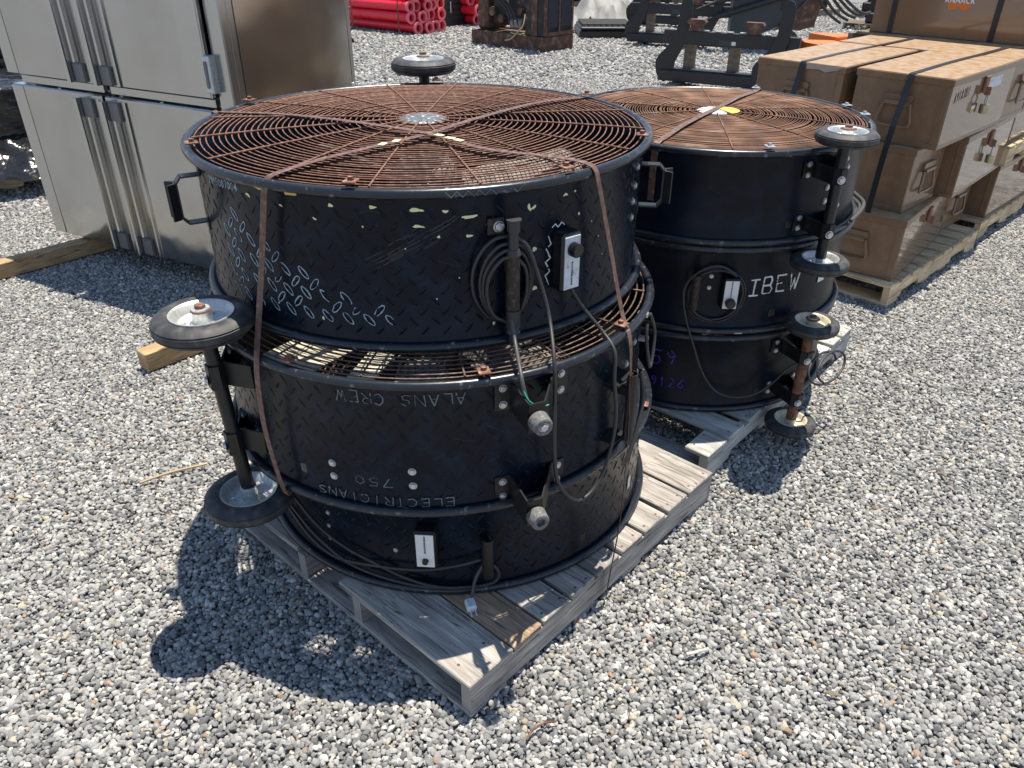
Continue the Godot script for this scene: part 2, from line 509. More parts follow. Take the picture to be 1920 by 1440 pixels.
# ------------------------------------------------------------------ gravel
func stone_mesh(sd: int, sub: int) -> ArrayMesh:
	var r := RandomNumberGenerator.new()
	r.seed = sd
	# icosphere
	var ph := (1.0 + sqrt(5.0)) / 2.0
	var vs: Array[Vector3] = []
	for q in [[-1, ph, 0], [1, ph, 0], [-1, -ph, 0], [1, -ph, 0], [0, -1, ph], [0, 1, ph], [0, -1, -ph], [0, 1, -ph], [ph, 0, -1], [ph, 0, 1], [-ph, 0, -1], [-ph, 0, 1]]:
		vs.append(Vector3(q[0], q[1], q[2]).normalized())
	var fs := [[0, 11, 5], [0, 5, 1], [0, 1, 7], [0, 7, 10], [0, 10, 11], [1, 5, 9], [5, 11, 4], [11, 10, 2], [10, 7, 6], [7, 1, 8], [3, 9, 4], [3, 4, 2], [3, 2, 6], [3, 6, 8], [3, 8, 9], [4, 9, 5], [2, 4, 11], [6, 2, 10], [8, 6, 7], [9, 8, 1]]
	for s in sub:
		var mid := {}
		var nf := []
		for f in fs:
			var m := []
			for k in 3:
				var a: int = f[k]
				var b: int = f[(k + 1) % 3]
				var key := Vector2i(mini(a, b), maxi(a, b))
				if not mid.has(key):
					vs.append((vs[a] + vs[b]).normalized())
					mid[key] = vs.size() - 1
				m.append(mid[key])
			nf.append([f[0], m[0], m[2]])
			nf.append([f[1], m[1], m[0]])
			nf.append([f[2], m[2], m[1]])
			nf.append([m[0], m[1], m[2]])
		fs = nf
	# cut by random planes
	var pl := []
	for i in 8:
		var nn := Vector3(r.randfn(), r.randfn() * 0.9, r.randfn()).normalized()
		pl.append([nn, r.randf_range(0.46, 0.80)])
	var st := Vector3(r.randf_range(0.95, 1.25), r.randf_range(0.65, 0.9), r.randf_range(0.8, 1.0))
	var b := MB.new()
	for p in vs:
		var d := 1.0
		for q in pl:
			var dn: float = p.dot(q[0])
			if dn > 0.05:
				d = minf(d, q[1] / dn)
		b.v.append(p * d * st)
	var o := MB.new()
	for f in fs:
		var p0 := b.v[f[0]]
		var p1 := b.v[f[1]]
		var p2 := b.v[f[2]]
		var g := (p1 - p0).cross(p2 - p0).normalized()
		if g.dot(p0 + p1 + p2) < 0.0:
			g = -g
		# crisp facets, edges a little softened
		var i0 := o.vert(p0, (g * 2.0 + p0.normalized() * 0.5).normalized())
		var i1 := o.vert(p1, (g * 2.0 + p1.normalized() * 0.5).normalized())
		var i2 := o.vert(p2, (g * 2.0 + p2.normalized() * 0.5).normalized())
		o.tri(i0, i1, i2)
	return o.mesh()

func in_view(p: Vector3, side: float) -> bool:
	var q := cam_xf.affine_inverse() * p
	var z := -q.z
	if z < 0.2:
		return false
	return absf(q.x) < z * 0.658 + side and q.y > -(z * 0.4935 + side) and q.y < z * 0.4935 + side

func make_ground() -> void:
	var g := MB.new()
	g.face([Vector3(-200, -0.012, 60), Vector3(200, -0.012, 60), Vector3(200, -0.012, -300), Vector3(-200, -0.012, -300)], Vector3.UP)
	var cell := FastNoiseLite.new()
	cell.seed = 4
	cell.noise_type = FastNoiseLite.TYPE_CELLULAR
	cell.frequency = 0.05
	cell.cellular_return_type = FastNoiseLite.RETURN_CELL_VALUE
	var cd := FastNoiseLite.new()
	cd.seed = 4
	cd.noise_type = FastNoiseLite.TYPE_CELLULAR
	cd.frequency = 0.05
	cd.cellular_return_type = FastNoiseLite.RETURN_DISTANCE
	var size := 1024
	var im := Image.create(size, size, false, Image.FORMAT_RGB8)
	var v1 := cell.get_seamless_image(size, size, false, false, 0.08)
	var v2 := cd.get_seamless_image(size, size, false, false, 0.08)
	for y in size:
		for x in size:
			var a := v1.get_pixel(x, y).r
			var e := v2.get_pixel(x, y).r
			var k := (0.08 + 0.28 * a) * clampf(1.25 - e * 0.75, 0.15, 1.0)
			im.set_pixel(x, y, Color(k, k * 0.995, k * 0.975).linear_to_srgb())
	im.generate_mipmaps()
	var hb := Image.create_from_data(size, size, false, Image.FORMAT_L8, v2.get_data()) if v2.get_format() == Image.FORMAT_L8 else v2
	hb.convert(Image.FORMAT_RGBA8)
	hb.bump_map_to_normal_map(-7.0)
	var gm := StandardMaterial3D.new()
	gm.albedo_texture = ImageTexture.create_from_image(im)
	gm.normal_enabled = true
	gm.normal_texture = ImageTexture.create_from_image(hb)
	gm.roughness = 0.95
	gm.uv1_triplanar = true
	gm.uv1_world_triplanar = true
	gm.uv1_scale = Vector3.ONE * 0.62
	var o := MeshInstance3D.new()
	o.name = "ground"
	o.mesh = g.mesh()
	o.material_override = gm
	add_child(o)
	o.set_meta("kind", "structure")
	o.set_meta("label", "grey crushed stone yard surface reaching to the far pallets")

	# loose stones, thick near the camera and coarser far away
	var sm := StandardMaterial3D.new()
	sm.vertex_color_use_as_albedo = true
	sm.roughness = 0.85
	sm.albedo_texture = blotch(401, 0.03, 4, [[0.0, Color(0.60, 0.60, 0.60)], [0.4, Color(0.82, 0.82, 0.82)], [0.6, Color(0.98, 0.98, 0.98)], [1.0, Color(1, 1, 1)]], 256)
	sm.uv1_triplanar = true
	sm.uv1_scale = Vector3.ONE * 0.35
	sm.metallic_specular = 0.3
	var root := Node3D.new()
	root.name = "gravel"
	add_child(root)
	root.set_meta("kind", "stuff")
	root.set_meta("label", "loose grey and white crushed stone covering the yard")
	root.set_meta("category", "gravel")
	var kinds := 8
	var xs := []
	var cs := []
	for k in kinds:
		xs.append([])
		cs.append([])
	var r := RandomNumberGenerator.new()
	r.seed = 77
	for band in [[2.4, -3.6, 0.0108, 0.0090], [-3.6, -8.5, 0.0190, 0.0150], [-8.5, -18.5, 0.036, 0.0265]]:
		var sp: float = band[2]
		var z: float = band[0]
		while z > band[1]:
			var half: float = 1.6 + (2.6 - z) * 0.86
			var x: float = -half + 0.2
			while x < half + 0.6 + (2.6 - z) * 0.28:
				var p := Vector3(x + r.randf_range(-0.5, 0.5) * sp, 0, z + r.randf_range(-0.5, 0.5) * sp)
				x += sp
				if not in_view(p, 0.5):
					continue
				var s: float = band[3] * clampf(exp(r.randfn() * 0.24), 0.55, 1.75)
				p.y = r.randf_range(-0.010, 0.004) * (sp / 0.018)
				var k := r.randi() % kinds
				var bs := Basis.from_euler(Vector3(r.randfn() * 0.5, r.randf() * TAU, r.randfn() * 0.5)).scaled(Vector3.ONE * s)
				xs[k].append(Transform3D(bs, p))
				var t := r.randf()
				var q := r.randf()
				var c: Color
				if t < 0.26:
					var l := 0.13 + 0.11 * q
					c = Color(l, l, l * 0.995)
				elif t < 0.80:
					var l := 0.25 + 0.16 * q
					c = Color(l, l * 0.99, l * 0.945)
				elif t < 0.958:
					var l := 0.42 + 0.18 * q
					c = Color(l, l * 0.98, l * 0.91)
				elif t < 0.992:
					var l := 0.36 + 0.16 * q
					c = Color(l, l * 0.88, l * 0.68)
				else:
					var l := 0.28 + 0.12 * q
					c = Color(l, l * 0.70, l * 0.48)
				cs[k].append(c)
			z -= sp
	var total := 0
	for k in kinds:
		var mm := MultiMesh.new()
		mm.transform_format = MultiMesh.TRANSFORM_3D
		mm.use_colors = true
		mm.mesh = stone_mesh(500 + k, 2)
		mm.instance_count = xs[k].size()
		total += xs[k].size()
		for i in xs[k].size():
			mm.set_instance_transform(i, xs[k][i])
			mm.set_instance_color(i, cs[k][i])
		var mi := MultiMeshInstance3D.new()
		mi.name = "stones"
		mi.multimesh = mm
		mi.material_override = sm
		mi.set_meta("kind", "stuff")
		root.add_child(mi, true)
	print("stones ", total)

# ------------------------------------------------------------------ drum fans
func cp(r: float, deg: float, y: float) -> Vector3:
	var t := deg_to_rad(deg)
	return Vector3(r * sin(t), y, r * cos(t))

# frame on the shell: x along the wall to the right, y up, z outwards
func on_shell(r: float, deg: float, y: float) -> Transform3D:
	var t := deg_to_rad(deg)
	return Transform3D(Basis(Vector3(cos(t), 0, -sin(t)), Vector3.UP, Vector3(sin(t), 0, cos(t))), cp(r, deg, y))

func stroke(b: MB, r: float, pts: Array, w: float) -> void:
	# pts: Vector2(deg, y); flat stripe of paint lying on the drum wall
	var hr := RandomNumberGenerator.new()
	hr.seed = int(absf(pts[0].x) * 977.0 + absf(pts[0].y) * 7919.0) + pts.size()
	var press := hr.randf_range(0.75, 1.25)
	for i in pts.size() - 1:
		var a: Vector2 = pts[i]
		var c: Vector2 = pts[i + 1]
		var full := cp(r, a.x, a.y).distance_to(cp(r, c.x, c.y))
		var m := maxi(1, int(full / 0.006))
		var last := a
		for k in m:
			var nx := a.lerp(c, float(k + 1) / m)
			if k < m - 1:
				nx += Vector2(hr.randfn() * 0.035, hr.randfn() * 0.0004)
			press = clampf(press + hr.randfn() * 0.16, 0.35, 1.45)
			var pa := cp(r, last.x, last.y)
			var pc := cp(r, nx.x, nx.y)
			last = nx
			if hr.randf() < 0.07 or pa.distance_to(pc) < 1e-5:
				continue
			var nn := cp(1.0, (a.x + c.x) * 0.5, 0)
			var d := (pc - pa).normalized()
			var s := d.cross(nn).normalized() * w * 0.5 * press
			var e := d * w * 0.25
			b.face([pa - s - e, pa + s - e, pc + s + e, pc - s + e], nn)

const GLYPH := {
	"A": [[0, 0, 0.5, 1, 1, 0], [0.2, 0.4, 0.8, 0.4]], "L": [[0, 1, 0, 0, 0.8, 0]], "N": [[0, 0, 0, 1, 1, 0, 1, 1]],
	"S": [[0.95, 0.85, 0.5, 1, 0.1, 0.8, 0.3, 0.55, 0.8, 0.42, 0.95, 0.2, 0.5, 0, 0.05, 0.12]], "C": [[1, 0.85, 0.5, 1, 0.1, 0.7, 0.1, 0.3, 0.5, 0, 1, 0.15]],
	"R": [[0, 0, 0, 1, 0.7, 1, 0.9, 0.75, 0.7, 0.5, 0, 0.5], [0.4, 0.5, 0.95, 0]], "E": [[0.9, 1, 0, 1, 0, 0, 0.9, 0], [0, 0.5, 0.7, 0.5]],
	"W": [[0, 1, 0.25, 0, 0.5, 0.7, 0.75, 0, 1, 1]], "T": [[0, 1, 1, 1], [0.5, 1, 0.5, 0]], "I": [[0.5, 0, 0.5, 1]],
	"H": [[0.1, 1, 0.9, 1], [0.5, 1, 0.5, 0], [0.1, 0, 0.9, 0]],
	"B": [[0, 0, 0, 1, 0.7, 1, 0.85, 0.78, 0.65, 0.52, 0, 0.52], [0.65, 0.52, 0.95, 0.27, 0.7, 0, 0, 0]], "K": [[0, 0, 0, 1], [0.9, 1, 0, 0.45, 0.9, 0]],
	"0": [[0.5, 1, 0.1, 0.75, 0.1, 0.25, 0.5, 0, 0.9, 0.25, 0.9, 0.75, 0.5, 1]], "1": [[0.3, 0.8, 0.5, 1, 0.5, 0]], "2": [[0.1, 0.8, 0.5, 1, 0.9, 0.75, 0.1, 0, 0.95, 0]],
	"3": [[0.1, 0.9, 0.6, 1, 0.85, 0.75, 0.4, 0.55, 0.9, 0.3, 0.5, 0, 0.05, 0.12]], "4": [[0.7, 0, 0.7, 1, 0.05, 0.35, 0.95, 0.35]], "5": [[0.9, 1, 0.2, 1, 0.15, 0.55, 0.6, 0.6, 0.9, 0.3, 0.5, 0, 0.05, 0.1]],
	"6": [[0.8, 1, 0.25, 0.6, 0.1, 0.25, 0.5, 0, 0.9, 0.25, 0.5, 0.5, 0.15, 0.3]], "7": [[0.05, 1, 0.9, 1, 0.35, 0]], "8": [[0.5, 0.52, 0.15, 0.75, 0.5, 1, 0.85, 0.75, 0.5, 0.52, 0.1, 0.25, 0.5, 0, 0.9, 0.25, 0.5, 0.52]],
	"9": [[0.9, 0.7, 0.5, 0.5, 0.15, 0.75, 0.5, 1, 0.9, 0.75, 0.75, 0.3, 0.6, 0]]}

# hand writing on a drum; flip = written while the drum stood the other way up
func writing(parent: Node, called: String, text: String, r: float, deg0: float, deg1: float, y: float, h: float, w: float, m: Material, flip := false, slope := 0.0) -> void:
	var b := MB.new()
	var rr := RandomNumberGenerator.new()
	rr.seed = text.hash()
	var step := (deg1 - deg0) / text.length()
	for i in text.length():
		var ch := text[i]
		if not GLYPH.has(ch):
			continue
		var j := rr.randf_range(-0.05, 0.05)
		for s in GLYPH[ch]:
			var pts := []
			for k in range(0, s.size(), 2):
				var gx: float = s[k] * 0.72 + rr.randf_range(-0.04, 0.04)
				var gy: float = s[k + 1] + rr.randf_range(-0.04, 0.04) + j
				var dy: float = (-gy if flip else gy) * h
				pts.append(Vector2(deg0 + step * (i + gx), y + dy + slope * (i + gx)))
			stroke(b, r, pts, w)
	part(parent, called, b, m)

func lug_spots(H: float) -> Array:
	var out := []
	var rows := int((H - 0.10) / 0.0262) + 1
	for j in rows:
		for i in 74:
			var dg := (i + 0.5 * (j % 2)) * 360.0 / 74.0
			if dg > 180.0:
				dg -= 360.0
			out.append([dg, 0.052 + j * 0.0262, 1.0 if j % 2 == 0 else -1.0])
	return out

func guard_mesh(key: String, rad: float, r0: float, count: int, wire: float, seed_: int, dome: float, spread := 0.0008) -> ArrayMesh:
	if cache.has(key):
		return cache[key]
	var b := MB.new()
	var r := RandomNumberGenerator.new()
	r.seed = seed_
	for i in count:
		var t := float(i) / (count - 1)
		var q := lerpf(r0, rad, t) + r.randf_range(-spread, spread)
		b.ring(q, dome * (1.0 - t * t) + r.randf_range(-0.001, 0.001), wire, 96 if q > 0.25 else 64, 4)
	cache[key] = b.mesh()
	return cache[key]

func spoke_mesh(key: String, rad: float, r0: float, wire: float, dome: float) -> ArrayMesh:
	if cache.has(key):
		return cache[key]
	var b := MB.new()
	var pts := PackedVector3Array()
	for i in 7:
		var t := i / 6.0
		pts.append(Vector3(0, dome * (1.0 - t * t) + wire * 1.2, lerpf(r0, rad, t)))
	b.tube(pts, wire, 5)
	cache[key] = b.mesh()
	return cache[key]

func bolt_mesh(key: String, r: float) -> ArrayMesh:
	if cache.has(key):
		return cache[key]
	var b := MB.new()
	var xf := Transform3D(Basis(Vector3.RIGHT, PI / 2), Vector3.ZERO)
	b.lathe([Vector2(0, 0.0), Vector2(r * 1.25, 0.0), Vector2(r * 1.25, 0.0018), Vector2(r * 1.25, 0.0018), Vector2(r, 0.0018)], 14, xf)
	b.lathe([Vector2(r * 0.95, 0.0018), Vector2(r * 0.95, r * 0.55), Vector2(r * 0.95, r * 0.55), Vector2(r * 0.75, r * 0.75), Vector2(0, r * 0.75)], 6, xf, true)
	cache[key] = b.mesh()
	return cache[key]

func wheel(parent: Node, at: Vector3, rad: float, rim_mat: Material, tilt := Vector2.ZERO) -> void:
	var w := joint(parent, "wheel", at)
	w.rotation = Vector3(tilt.x, 0, tilt.y)
	var hw := rad * 0.215
	var ri := rad * 0.60
	var t := MB.new()
	var prof := [Vector2(ri, -hw * 0.8), Vector2(rad * 0.72, -hw), Vector2(rad * 0.88, -hw * 0.92), Vector2(rad * 0.97, -hw * 0.55), Vector2(rad * 0.985, -hw * 0.50), Vector2(rad * 0.985, -hw * 0.50), Vector2(rad * 0.965, -hw * 0.42), Vector2(rad * 0.965, -hw * 0.42), Vector2(rad, -hw * 0.3), Vector2(rad, hw * 0.3), Vector2(rad, hw * 0.3), Vector2(rad * 0.965, hw * 0.42), Vector2(rad * 0.965, hw * 0.42), Vector2(rad * 0.985, hw * 0.5), Vector2(rad * 0.97, hw * 0.55), Vector2(rad * 0.88, hw * 0.92), Vector2(rad * 0.72, hw), Vector2(ri, hw * 0.8), Vector2(ri, hw * 0.8), Vector2(ri, -hw * 0.8)]
	t.lathe(prof, 48)
	part(w, "tyre", t, M.rubber)
	var d := MB.new()
	d.lathe([Vector2(0, -0.006), Vector2(ri * 0.86, -0.006), Vector2(ri * 0.93, -hw * 0.9), Vector2(ri * 1.06, -hw * 1.02), Vector2(ri * 1.06, -hw * 1.02), Vector2(ri * 1.07, -hw * 0.9), Vector2(ri * 1.0, -hw * 0.78), Vector2(ri * 1.0, hw * 0.78), Vector2(ri * 1.07, hw * 0.9), Vector2(ri * 1.06, hw * 1.02), Vector2(ri * 0.93, hw * 0.9), Vector2(ri * 0.86, 0.004), Vector2(ri * 0.80, 0.001), Vector2(0, 0.001)], 40)
	part(w, "rim", d, rim_mat)
	var h := MB.new()
	h.lathe([Vector2(0, -hw * 1.35), Vector2(ri * 0.30, -hw * 1.35), Vector2(ri * 0.30, -hw * 1.35), Vector2(ri * 0.34, 0), Vector2(ri * 0.30, hw * 1.45), Vector2(ri * 0.30, hw * 1.45), Vector2(0, hw * 1.45)], 20)
	part(w, "hub", h, rim_mat)
	for k in 3:
		var a := 40.0 + k * 120.0
		part(w, "rivet", bolt_mesh("rivet", 0.005), rim_mat, Transform3D(Basis(Vector3.RIGHT, -PI / 2), cp(ri * 0.62, a, 0.001)))

# axle with two wheels held to the drum by two bent straps
func axle_set(f: Node3D, R: float, deg: float, ra: float, y0: float, y1: float, bdeg: Array, by: Array, wrad: float, rim_mat: Material, tube_mat: Material, ry: float, skew := Vector3.ZERO) -> void:
	var at := cp(ra, deg, 0)
	var b := MB.new()
	b.cyl(at + skew + Vector3(0, y0 + 0.02, 0), at + Vector3(0, y1 - 0.02, 0), 0.019, 0.019, 18)
	part(f, "axle_tube", b, tube_mat)
	var b2 := MB.new()
	b2.cyl(at + skew + Vector3(0, y0 - wrad * 0.32, 0), at + Vector3(0, y1 + wrad * 0.30, 0), 0.0095, 0.0095, 12)
	b2.cyl(at + Vector3(0, y1 + wrad * 0.25, 0), at + Vector3(0, y1 + wrad * 0.285, 0), 0.026, 0.024, 16)
	b2.cyl(at + Vector3(0, y1 + wrad * 0.285, 0), at + Vector3(0, y1 + wrad * 0.38, 0), 0.014, 0.013, 6)
	part(f, "axle_rod", b2, M.rust)
	wheel(f, at + Vector3(0, y1, 0), wrad, rim_mat)
	wheel(f, at + skew + Vector3(0, y0, 0), wrad, rim_mat)
	var rad_dir := cp(1.0, deg, 0)
	for y in by:
		var sh := MB.new()
		var hh := ry
		# plan outline of the bent strap: foot, leg, wrap round the tube, leg, foot
		var pl := []
		var f0 := cp(R + 0.002, bdeg[0] - 2.2, 0)
		var f1 := cp(R + 0.002, bdeg[0] + 2.2, 0)
		var f2 := cp(R + 0.002, bdeg[1] - 2.2, 0)
		var f3 := cp(R + 0.002, bdeg[1] + 2.2, 0)
		var sx := Vector3(rad_dir.z, 0, -rad_dir.x)
		var ax := at + skew * clampf(1.0 - (y - y0) / (y1 - y0), 0.0, 1.0)
		pl = [f0, f1, ax - sx * 0.021, ax - sx * 0.012 + rad_dir * 0.022, ax + sx * 0.012 + rad_dir * 0.022, ax + sx * 0.021, f2, f3]
		var pts := PackedVector3Array()
		var ac := PackedVector3Array()
		for p in pl:
			pts.append(p + Vector3(0, y, 0))
			ac.append(Vector3.UP)
		sh.band(pts, ac, hh, 0.005)
		part(f, "axle_bracket", sh, M.bracket)
		for bd in bdeg:
			for s in [-1.0, 1.0]:
				part(f, "bolt", bolt_mesh("bolt", 0.0085), M.bolt, on_shell(R + 0.005, bd, y + s * hh * 0.34))
		part(f, "bolt", bolt_mesh("bolt_big", 0.011), M.bolt, Transform3D(on_shell(0, deg - 20, 0).basis, ax + cp(0.026, deg - 20, y - hh * 0.15)))

func handle(f: Node3D, R: float, deg: float, y0: float, y1: float, out: float, fold := 1.0) -> void:
	var xf := on_shell(R, deg, 0)
	var h := MB.new()
	var pts := PackedVector3Array()
	var ac := PackedVector3Array()
	for q in [[0.002, y0 - 0.022], [0.002, y0], [out - 0.012, y0], [out, y0 + 0.014], [out, y1 - 0.014], [out - 0.012, y1], [0.002, y1], [0.002, y1 + 0.022]]:
		pts.append(xf * Vector3(0, q[1], q[0]))
		ac.append(xf.basis.x)
	h.band(pts, ac, 0.034, 0.004)
	var hd := part(f, "handle", h, M.bracket)
	var g := MB.new()
	var gx := PackedVector2Array([Vector2(-0.017, 0), Vector2(0.017, 0), Vector2(0.026, 0.020), Vector2(0.022, 0.023), Vector2(0.010, 0.004), Vector2(-0.010, 0.004), Vector2(-0.022, 0.023), Vector2(-0.026, 0.020)])
	g.prism(gx, y0 + 0.014, y1 - 0.014, xf * Transform3D(Basis(Vector3.RIGHT, Vector3(0, 0, 1), Vector3.UP), Vector3(0, 0, out + 0.003)))
	part(hd, "grip", g, M.bracket)

func make_fan(called: String, label: String, group: String, R: float, H: float, at: Vector3, tread: bool, opts: Dictionary) -> Node3D:
	var f := thing(called, label, "fan", at, 0.0, group)
	var rs := R - 0.016       # outer wall
	var tr := 0.0125          # rim tube radius
	var wall := MB.new()
	var m := rs - 0.003
	wall.lathe([Vector2(R - 0.004, 0.012), Vector2(rs + 0.005, 0.024), Vector2(rs + 0.005, 0.032), Vector2(rs, 0.040), Vector2(rs, H - 0.040), Vector2(rs + 0.005, H - 0.032), Vector2(rs + 0.005, H - 0.024), Vector2(R - 0.004, H - 0.012), Vector2(R - 0.004, H - 0.012), Vector2(R - 0.008, H - 0.012), Vector2(R - 0.008, H - 0.012), Vector2(m, H - 0.028), Vector2(m, 0.028), Vector2(R - 0.008, 0.012), Vector2(R - 0.008, 0.012), Vector2(R - 0.004, 0.012)], 128)
	part(f, "drum_shell", wall, M.black if tread else M.satin_black)
	for y in [tr, H - tr]:
		var rm := MB.new()
		rm.ring(R, y, tr, 128, 10)
		part(f, "rim", rm, M.rim_black)
	if tread:
		var key := "lugs%d" % int(H * 1000.0)
		if not cache.has(key):
			var b := MB.new()
			for spot in lug_spots(H):
				var dg: float = spot[0]
				if absf(dg) < 112.0:
					var xf: Transform3D = on_shell(rs - 0.0002, dg, spot[1]) * Transform3D(Basis(Vector3(0, 0, 1), spot[2] * 0.87), Vector3.ZERO)
					var L := 0.0172
					var W := 0.0044
					var hh := 0.0013
					var o := []
					for q in [[-1.0, 0.0], [-0.5, -0.85], [0.5, -0.85], [1.0, 0.0], [0.5, 0.85], [-0.5, 0.85]]:
						o.append(Vector3(q[0] * L, q[1] * W, 0))
					var base := b.v.size()
					for q in o:
						b.vert(xf * q, (xf.basis * Vector3(q.x / L * 0.5, q.y / W, 0.35)).normalized())
					var t0 := b.vert(xf * Vector3(-L * 0.55, 0, hh), xf.basis.z)
					var t1 := b.vert(xf * Vector3(L * 0.55, 0, hh), xf.basis.z)
					for tt in [[0, 1, 6], [1, 2, 6], [2, 7, 6], [2, 3, 7], [3, 4, 7], [4, 5, 7], [5, 6, 7], [5, 0, 6]]:
						var ia: int = base + tt[0] if tt[0] < 6 else (t0 if tt[0] == 6 else t1)
						var ib: int = base + tt[1] if tt[1] < 6 else (t0 if tt[1] == 6 else t1)
						var ic: int = base + tt[2] if tt[2] < 6 else (t0 if tt[2] == 6 else t1)
						b.tri(ia, ib, ic)
			cache[key] = b.mesh()
		var lg := part(f, "tread_lugs", cache[key], M.black)
		lg.set_meta("kind", "stuff")
	# guards
	var gr := R - 0.020
	var cnt: int = opts.get("wires", 34)
	var gm: Material = opts.get("guard", M.rust)
	var dome: float = opts.get("dome", 0.016)
	for up in [1, 0]:
		var g := joint(f, "top_guard" if up == 1 else "bottom_guard", Vector3(0, H - 0.004 if up == 1 else 0.016, 0))
		var key := "g%d_%d_%d" % [int(R * 1000), cnt, up]
		var wi := part(g, "guard_wires", guard_mesh(key, gr, 0.075, cnt if up == 1 else 15, opts.get("wire", 0.0026), 9 + up, dome if up == 1 else 0.0, opts.get("mess", 0.0008)), gm if up == 1 else M.wire_dark)
		wi.set_meta("kind", "stuff")
		var ns: int = opts.get("spokes", 16)
		for k in ns:
			part(g, "spoke", spoke_mesh("s%d_%d" % [int(R * 1000), up], gr + 0.004, 0.05, 0.0027, dome if up == 1 else 0.0), gm if up == 1 else M.wire_dark, Transform3D(Basis(Vector3.UP, deg_to_rad(opts.get("spoke0", 5.0) + k * 360.0 / ns)), Vector3.ZERO))
		var pl := MB.new()
		pl.lathe([Vector2(0, 0.006), Vector2(0.064, 0.004), Vector2(0.072, 0.0005), Vector2(0.072, -0.002), Vector2(0, -0.002)], 32)
		if up == 1:
			part(g, "centre_badge", pl, opts.get("badge", M.badge), Transform3D(Basis.IDENTITY, Vector3(0, dome, 0)))
		else:
			part(g, "centre_plate", pl, M.bracket)
		if up == 1:
			for dg in opts.get("clamps", [-72.0, -18.0, 28.0, 64.0, 118.0, 172.0, 236.0]):
				var c := MB.new()
				c.box(Vector3(0, 0.011, -0.004), Vector3(0.030, 0.004, 0.034), 0.001)
				c.cyl(Vector3(0, 0.012, -0.006), Vector3(0, 0.021, -0.006), 0.008, 0.007, 6)
				part(g, "clamp", c, opts.get("clamp_mat", M.rust), Transform3D(on_shell(0, dg, 0).basis, cp(R - 0.008, dg, 0.004)))
	# fan inside
	var mo := MB.new()
	mo.lathe([Vector2(0, H * 0.22), Vector2(0.085, H * 0.22), Vector2(0.095, H * 0.27), Vector2(0.095, H * 0.66), Vector2(0.085, H * 0.72), Vector2(0.03, H * 0.74), Vector2(0, H * 0.74)], 24)
	var mp := part(f, "motor", mo, M.motor)
	for k in 12:
		var fin := MB.new()
		fin.box(Vector3(0, H * 0.465, 0.101), Vector3(0.004, H * 0.34, 0.016))
		part(mp, "cooling_fin", fin, M.motor, Transform3D(Basis(Vector3.UP, TAU * k / 12.0), Vector3.ZERO))
	for s in [-1.0, 1.0]:
		var ch := MB.new()
		ch.box(Vector3(s * 0.105, H * 0.20, 0), Vector3(0.04, 0.03, rs * 1.97), 0.003)
		part(f, "motor_mount", ch, opts.get("mount", M.bracket), Transform3D(Basis(Vector3.UP, deg_to_rad(opts.get("mount_turn", 20.0))), Vector3.ZERO))
	var ba: float = opts.get("blade0", 15.0)
	for k in 4:
		var bl := MB.new()
		var rows := 7
		var base := bl.v.size()
		for i in rows:
			var t := float(i) / (rows - 1)
			var rr := lerpf(0.07, rs - 0.02, t)
			var wd := lerpf(0.075, 0.135, t)
			var tw := deg_to_rad(lerpf(38.0, 20.0, t))
			for j in 4:
				var u := j / 3.0 - 0.5
				bl.vert(Vector3(u * wd * cos(tw), H * 0.52 + u * wd * sin(tw) + 0.012 * (1.0 - 4.0 * u * u), rr), Vector3(-sin(tw), cos(tw), 0))
		for i in rows - 1:
			for j in 3:
				var a := base + i * 4 + j
				bl.tri(a, a + 4, a + 5)
				bl.tri(a, a + 5, a + 1)
		part(f, "blade", bl, M.blade, Transform3D(Basis(Vector3.UP, deg_to_rad(ba) + TAU * k / 4.0), Vector3.ZERO))
	var hb := MB.new()
	hb.lathe([Vector2(0, H * 0.49), Vector2(0.11, H * 0.49), Vector2(0.11, H * 0.55), Vector2(0.05, H * 0.585), Vector2(0, H * 0.585)], 28)
	part(f, "fan_hub", hb, M.blade)
	return f

func text_mesh(t: String, h: float, depth := 0.0006) -> TextMesh:
	var tm := TextMesh.new()
	var fnt := SystemFont.new()
	fnt.font_names = PackedStringArray(["Droid Sans"])
	fnt.font_weight = 700
	tm.font = fnt
	tm.text = t
	tm.font_size = 32
	tm.pixel_size = h / 24.0
	tm.depth = depth
	return tm

# speed regulator: housing with face plate, knob and small print; flip = drum stands upside down
func regulator(f: Node3D, R: float, deg: float, y: float, w: float, h: float, housing: Material, flip: bool, knob := true) -> void:
	var xf := on_shell(R - 0.004, deg, y)
	var d := 0.045
	var b := MB.new()
	b.box(Vector3(0, 0, d * 0.5), Vector3(w, h, d), 0.006)
	var hs := part(f, "speed_regulator", b, housing, xf)
	var p := MB.new()
	p.box(Vector3(0, 0, d + 0.0012), Vector3(w * 0.80, h * 0.90, 0.003), 0.0006)
	part(hs, "face_plate", p, M.plate if not flip else M.white)
	var s := -1.0 if flip else 1.0
	var kb := MB.new()
	if knob:
		kb.cyl(Vector3(0, s * h * 0.24, d + 0.002), Vector3(0, s * h * 0.24, d + 0.024), w * 0.27, w * 0.24, 24)
		for k in 20:
			var a := TAU * k / 20.0
			kb.box(Vector3(cos(a) * w * 0.262, s * h * 0.24 + sin(a) * w * 0.262, d + 0.012), Vector3(0.003, 0.003, 0.020))
	else:
		kb.cyl(Vector3(0, s * h * 0.27, d + 0.002), Vector3(0, s * h * 0.27, d + 0.012), w * 0.15, w * 0.13, 20)
	part(hs, "knob", kb, M.knob)
	var tx := part(hs, "small_print", text_mesh("SPEED REGULATOR", 0.0052), M.ink, Transform3D(Basis(Vector3(0, 0, 1), PI / 2 * s), Vector3(0, -s * h * 0.18, d + 0.0032)))
	tx.name = "small_print"

